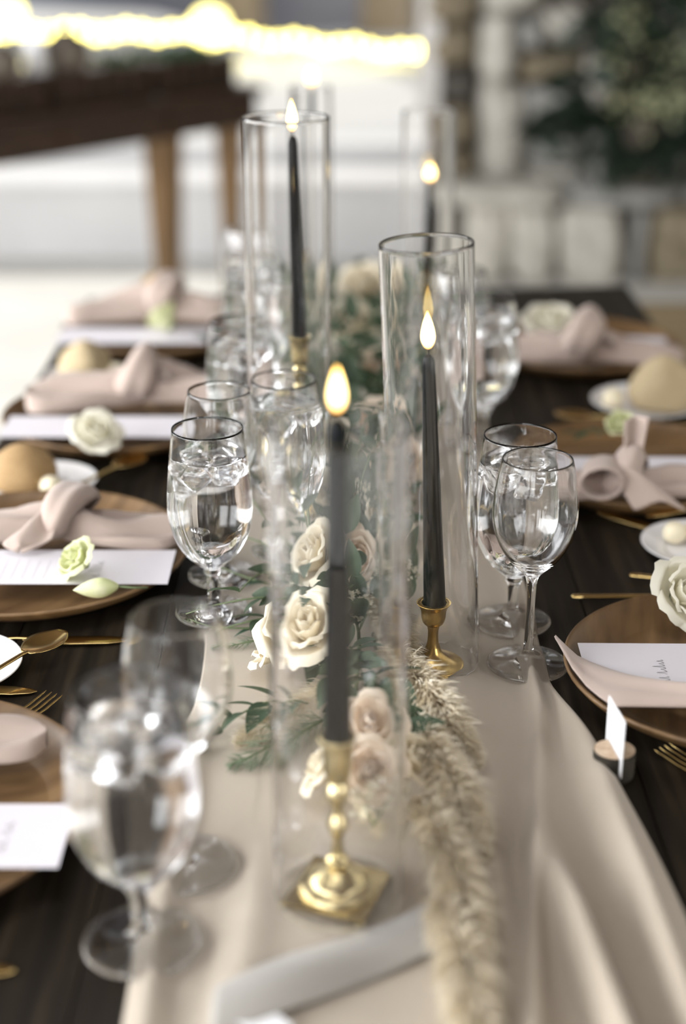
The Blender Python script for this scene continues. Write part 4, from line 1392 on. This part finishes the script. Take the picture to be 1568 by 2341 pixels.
# ================================================================== CONSOLE TABLE AT THE BACK LEFT
ex = Vector((0.624, 0.781, 0))
p0 = Vector((-1.003, 4.53, 0)) - ex * 0.70
rzc = math.atan2(ex.y, ex.x)
LEN = 1.83
con = thing('console_table', 'dark brown wooden console table with tapered legs behind the dining table', 'console table', p0, (0, 0, rzc))
obj('tabletop', MB().box(-0.02, LEN + 0.02, -0.02, 0.40, 0.800, 0.830).mesh('tabletop', M['console'], False), con)
obj('apron', MB().box(0, LEN, 0, 0.38, 0.700, 0.800).mesh('apron', M['console'], False), con)
for k in range(4):
    obj('drawer_front', MB().box(0.03 + k * LEN / 4, (k + 1) * LEN / 4 - 0.02, -0.010, 0.0, 0.708, 0.792).mesh('drawer_front', M['console'], False), con)
for xx, yy in ((0.10, 0.02), (1.39, 0.02), (LEN - 0.10, 0.02), (0.10, 0.33), (1.75, 0.33)):
    m_ = MB()
    r1_, r2_ = 0.036, 0.016
    m_.add([(-r2_, -r2_, 0), (r2_, -r2_, 0), (r2_, r2_, 0), (-r2_, r2_, 0), (-r1_, -r1_, 0.700), (r1_, -r1_, 0.700), (r1_, r1_, 0.700), (-r1_, r1_, 0.700)],
           [(3, 2, 1, 0), (4, 5, 6, 7), (0, 1, 5, 4), (1, 2, 6, 5), (2, 3, 7, 6), (3, 0, 4, 7)])
    obj('leg', m_.mesh('leg', M['light_leg'], False), con, (xx, yy + 0.02, 0))


def cpt(s, d, z):
    q = Matrix.Rotation(rzc, 4, 'Z') @ Vector((s, d, 0))
    return (p0.x + q.x, p0.y + q.y, z)


tufts = ['leftmost', 'second', 'third', 'rightmost']
for k, (s, wd) in enumerate([(0.10, 0.42), (0.55, 0.40), (0.98, 0.40), (1.41, 0.38)]):
    t = thing('planter_crate', ['slatted brown crate at the left end of the back console', 'slatted brown crate under the grey-brown round pots', 'slatted brown crate in the middle right of the console', 'slatted brown crate at the right end of the console'][k], 'crate', cpt(s, 0.05, 0.8305), (0, 0, rzc), 'slatted crates on the console')
    obj('box', MB().box(0.0, wd, 0.012, 0.26, 0, 0.095).mesh('box', M['crate'], False), t)
    for i in range(6):
        obj('slat', MB().box(0.005 + i * wd / 6, (i + 1) * wd / 6 - 0.008, 0.0, 0.012, 0, 0.101 + 0.006 * (i % 2)).mesh('slat', M['crate'], False), t)
    rnd = random.Random(50 + k)
    pl = thing('low_shrub', ['dark leafy plant in the crate at the console left end', 'dark leafy plant in the crate under the pots', 'dark leafy plant in the middle right crate', 'dark leafy plant in the crate at the console right end'][k], 'plant', cpt(s + wd / 2, 0.16, 0.9265), (0, 0, rzc), 'leafy plants in the crates')
    b_ = MB()
    for i in range(150):
        base = Vector((rnd.uniform(-wd / 2 + 0.05, wd / 2 - 0.05), rnd.uniform(-0.11, 0.07), 0.002))
        if any(abs(s + wd / 2 + base.x - q) < g for q, g in ((1.10, 0.15), (0.84, 0.13), (0.965, 0.09))):
            continue
        mt = Matrix.Translation(base) @ Matrix.Rotation(rnd.uniform(0, 6.28), 4, 'Z') @ Matrix.Rotation(rnd.uniform(0.3, 1.3), 4, 'X')
        l, wv = rnd.uniform(0.03, 0.06), rnd.uniform(0.008, 0.014)
        b_.add([(0, 0, 0), (-wv, l * 0.5, 0.004), (wv, l * 0.5, 0.004), (0, l, 0)], [(0, 2, 3, 1)], mt)
    o = obj('foliage', b_.mesh('foliage', M['dark_leaf'], False), pl)
    o['kind'] = 'stuff'
potm = MB().lathe(prof([(0, 0), (0.05, 0.0), (0.075, 0.03), (0.085, 0.075), (0.07, 0.115), (0.045, 0.135), (0.05, 0.145), (0.04, 0.143), (0.035, 0.13), (0, 0.12)], 3), 24).mesh('round_pot', M['pot'])
for (sp_, sc_, lab) in ((1.10, 0.85, 'larger grey-brown round pot on the console crates'), (0.84, 0.7, 'smaller grey-brown round pot at the console left end')):
    o = obj('round_pot', potm, None, cpt(sp_, 0.13, 0.926), (0, 0, 0), sc_)
    tag(o, lab, 'pot', 'round pots on the console')
o = thing('pillar_candle', 'short white pillar candle between the round pots on the console', 'candle', cpt(0.965, 0.12, 0.926))
obj('body', MB().lathe([(0, 0), (0.03, 0), (0.03, 0.11), (0.027, 0.114), (0.02, 0.110), (0, 0.109)], 24).mesh('body', M['white_paper']), o)
obj('wick', MB().tube([(0, 0, 0.108), (0, 0, 0.118), (0.002, 0, 0.124)], 0.0012, 6).mesh('wick', M['wick']), o)

# ================================================================== BENCH AT THE RIGHT
bn = thing('wooden_bench', 'tan wooden bench beyond the right far corner of the table', 'bench', (0.75, 2.92, 0))
for k in range(3):
    obj('seat_board', MB().box(0.003 + 0.15 * k, 0.147 + 0.15 * k, 0, 0.95, 0.425, 0.46).mesh('seat_board', M['bench'], False), bn)
for xx in (0.03, 0.37):
    for yy in (0.05, 0.84):
        obj('leg', MB().box(xx, xx + 0.05, yy, yy + 0.06, 0, 0.425).mesh('leg', M['bench'], False), bn)

# ================================================================== FLOWER ARRANGEMENT ON THE HEARTH
ax0, az0 = at_depth(1500, 300, 4.95)
arr = thing('floral_arrangement', 'large dark green arrangement with white blossoms on the hearth at upper right', 'flower arrangement', (1.12, 5.98, 0.392))
obj('urn', MB().lathe(prof([(0, 0), (0.09, 0), (0.10, 0.02), (0.06, 0.05), (0.07, 0.08), (0.12, 0.16), (0.135, 0.26), (0.125, 0.28), (0.11, 0.26), (0, 0.20)], 3), 28).mesh('urn', M['pot']), arr)
rnd = random.Random(77)
bmA = MB()
for k in range(16):
    a = rnd.uniform(0, 6.28)
    e = rnd.uniform(0.35, 1.4)
    l = rnd.uniform(0.4, 0.7)
    tip = Vector((math.cos(a) * math.cos(e) * l, math.sin(a) * math.cos(e) * 0.35 * l - 0.05, 0.25 + math.sin(e) * l))
    bmA.tube(spl([(0, 0, 0.2), tuple(tip * 0.5 + Vector((0, 0, 0.12))), tuple(tip)], 4), 0.004, 5)
obj('branches', bmA.mesh('branches', M['bark']), arr)
for k in range(260):
    a = rnd.uniform(0, 6.28)
    rr = rnd.random() ** 0.5
    # an uneven mass over the urn with a low spray reaching left
    if k % 7 == 0:
        q = rnd.random()
        c = Vector((-0.10 - 0.30 * q, -0.15 + rnd.gauss(0, 0.04), 0.33 - 0.10 * q + rnd.gauss(0, 0.03)))
    else:
        c = Vector((0.05 + 0.34 * rr * math.cos(a), -0.14 + rnd.gauss(0, 0.06), 0.42 + 0.38 * rr * math.sin(a)))
    c.z = max(c.z, 0.13)
    obj('leaf', LEAFBIG, arr, c, (rnd.uniform(-0.9, 0.9), rnd.uniform(-0.9, 0.9), rnd.uniform(0, 6.28)), rnd.uniform(0.8, 1.4))
BLOS = MB()
for q in range(5):
    a = 2 * PI * q / 5
    mt = Matrix.Rotation(a, 4, 'Z') @ Matrix.Rotation(-0.35, 4, 'Y')
    BLOS.add([(0, 0, 0), (0.013, 0.010, 0.002), (0.026, 0.0, 0.002), (0.013, -0.010, 0.002)], [(0, 3, 2, 1)], mt)
M['blossom'] = mat('pale_blossom', (0.33, 0.34, 0.20), 0.7)
BLOSM = BLOS.mesh('blossom', M['blossom'])
for k in range(170):
    s = rnd.random()
    if k % 5 < 3:
        c = Vector((-0.17 + 0.42 * s, -0.30 + rnd.gauss(0, 0.03), 0.36 - 0.05 * math.sin(PI * s) + 0.05 * s + rnd.gauss(0, 0.035)))
    elif k % 5 == 3:
        c = Vector((0.14 + rnd.gauss(0, 0.06), -0.30 + rnd.gauss(0, 0.03), 0.50 + rnd.gauss(0, 0.05)))
    else:
        c = Vector((-0.12 + rnd.gauss(0, 0.04), -0.28 + rnd.gauss(0, 0.03), 0.62 + rnd.gauss(0, 0.06)))
    obj('blossom', BLOSM, arr, c, (rnd.uniform(0.6, 1.9), rnd.uniform(-0.5, 0.5), rnd.uniform(0, 6.28)), rnd.uniform(0.4, 0.85))

# ================================================================== LIGHTS ON THE TERRACE, TREES BEYOND
ls = thing('light_string', 'string of warm bulbs glowing along the bright terrace bank', 'string lights', (0, 10.0, 0))
pts = []
NB = 30
for k in range(NB):
    px = -60 + 1010 * k / (NB - 1)
    py = 72 + (0 if px < 400 else 0.088 * (px - 400)) + 6 * math.sin(k * 1.7)
    X, Z = at_depth(px, py, 10.0)
    pts.append(Vector((X, 0, Z)))
obj('cable', MB().tube([p + Vector((0, 0, 0.035)) for p in pts], 0.005, 5).mesh('cable', M['cable']), ls)
BU = MB().lathe(prof([(0, -0.035), (0.02, -0.028), (0.03, -0.008), (0.026, 0.012), (0.012, 0.026), (0.012, 0.034)], 3), 14).mesh('bulb', M['bulb'])
for p in pts:
    obj('bulb', BU, ls, p)
for k in (0, 10, 20, 29):
    p = pts[k]
    obj('post', MB().tube([(p.x, 0.02, 0.35), (p.x, 0.02, p.z + 0.04)], 0.012, 6).mesh('post', M['cable']), ls)
for k, (px, py, r, lab) in enumerate(((480, 60, 0.115, 'big glowing globe lantern above the string of bulbs'), (18, 30, 0.09, 'glowing globe lantern at the upper left corner'))):
    X, Z = at_depth(px, py, 10.3)
    g = thing('globe_lantern', lab, 'lantern', (X, 10.3, 0.3), (0, 0, 0), 'globe lanterns on the terrace')
    obj('globe', MB().lathe(prof([(0, -r), (r * 0.7, -r * 0.7), (r, 0), (r * 0.7, r * 0.7), (0, r)], 5), 24).mesh('globe', M['globe']), g, (0, 0, Z - 0.3))
    obj('post', MB().tube([(0, 0, 0.0), (0, 0, Z - 0.3 - r)], 0.015, 8).mesh('post', M['cable']), g)
for k, (px, lab) in enumerate(((540, 'tan tree trunk beyond the terrace at top centre'), (885, 'tan tree trunk beyond the terrace left of the pale post'))):
    X, Z = at_depth(px, 20, 12.3)
    t = thing('tree', lab, 'tree', (X, 12.3, 0.3), (0, 0, 0), 'trees beyond the terrace')
    obj('trunk', MB().tube(spl([(0, 0, 0), (0.03, 0, 1.2), (-0.05, 0, 2.6), (0.05, 0, 4.0)], 4), [0.24 - 0.01 * q for q in range(13)], 10).mesh('trunk', M['trunk']), t)
    b_ = MB()
    for q in range(7):
        a = q * 0.9
        b_.tube(spl([(0, 0, 2.2 + 0.2 * q), (0.2 * math.cos(a), 0.3 * math.sin(a), 2.9 + 0.2 * q), (0.4 * math.cos(a), 0.6 * math.sin(a), 3.5 + 0.25 * q)], 4), 0.04, 6)
    obj('branches', b_.mesh('branches', M['trunk']), t)
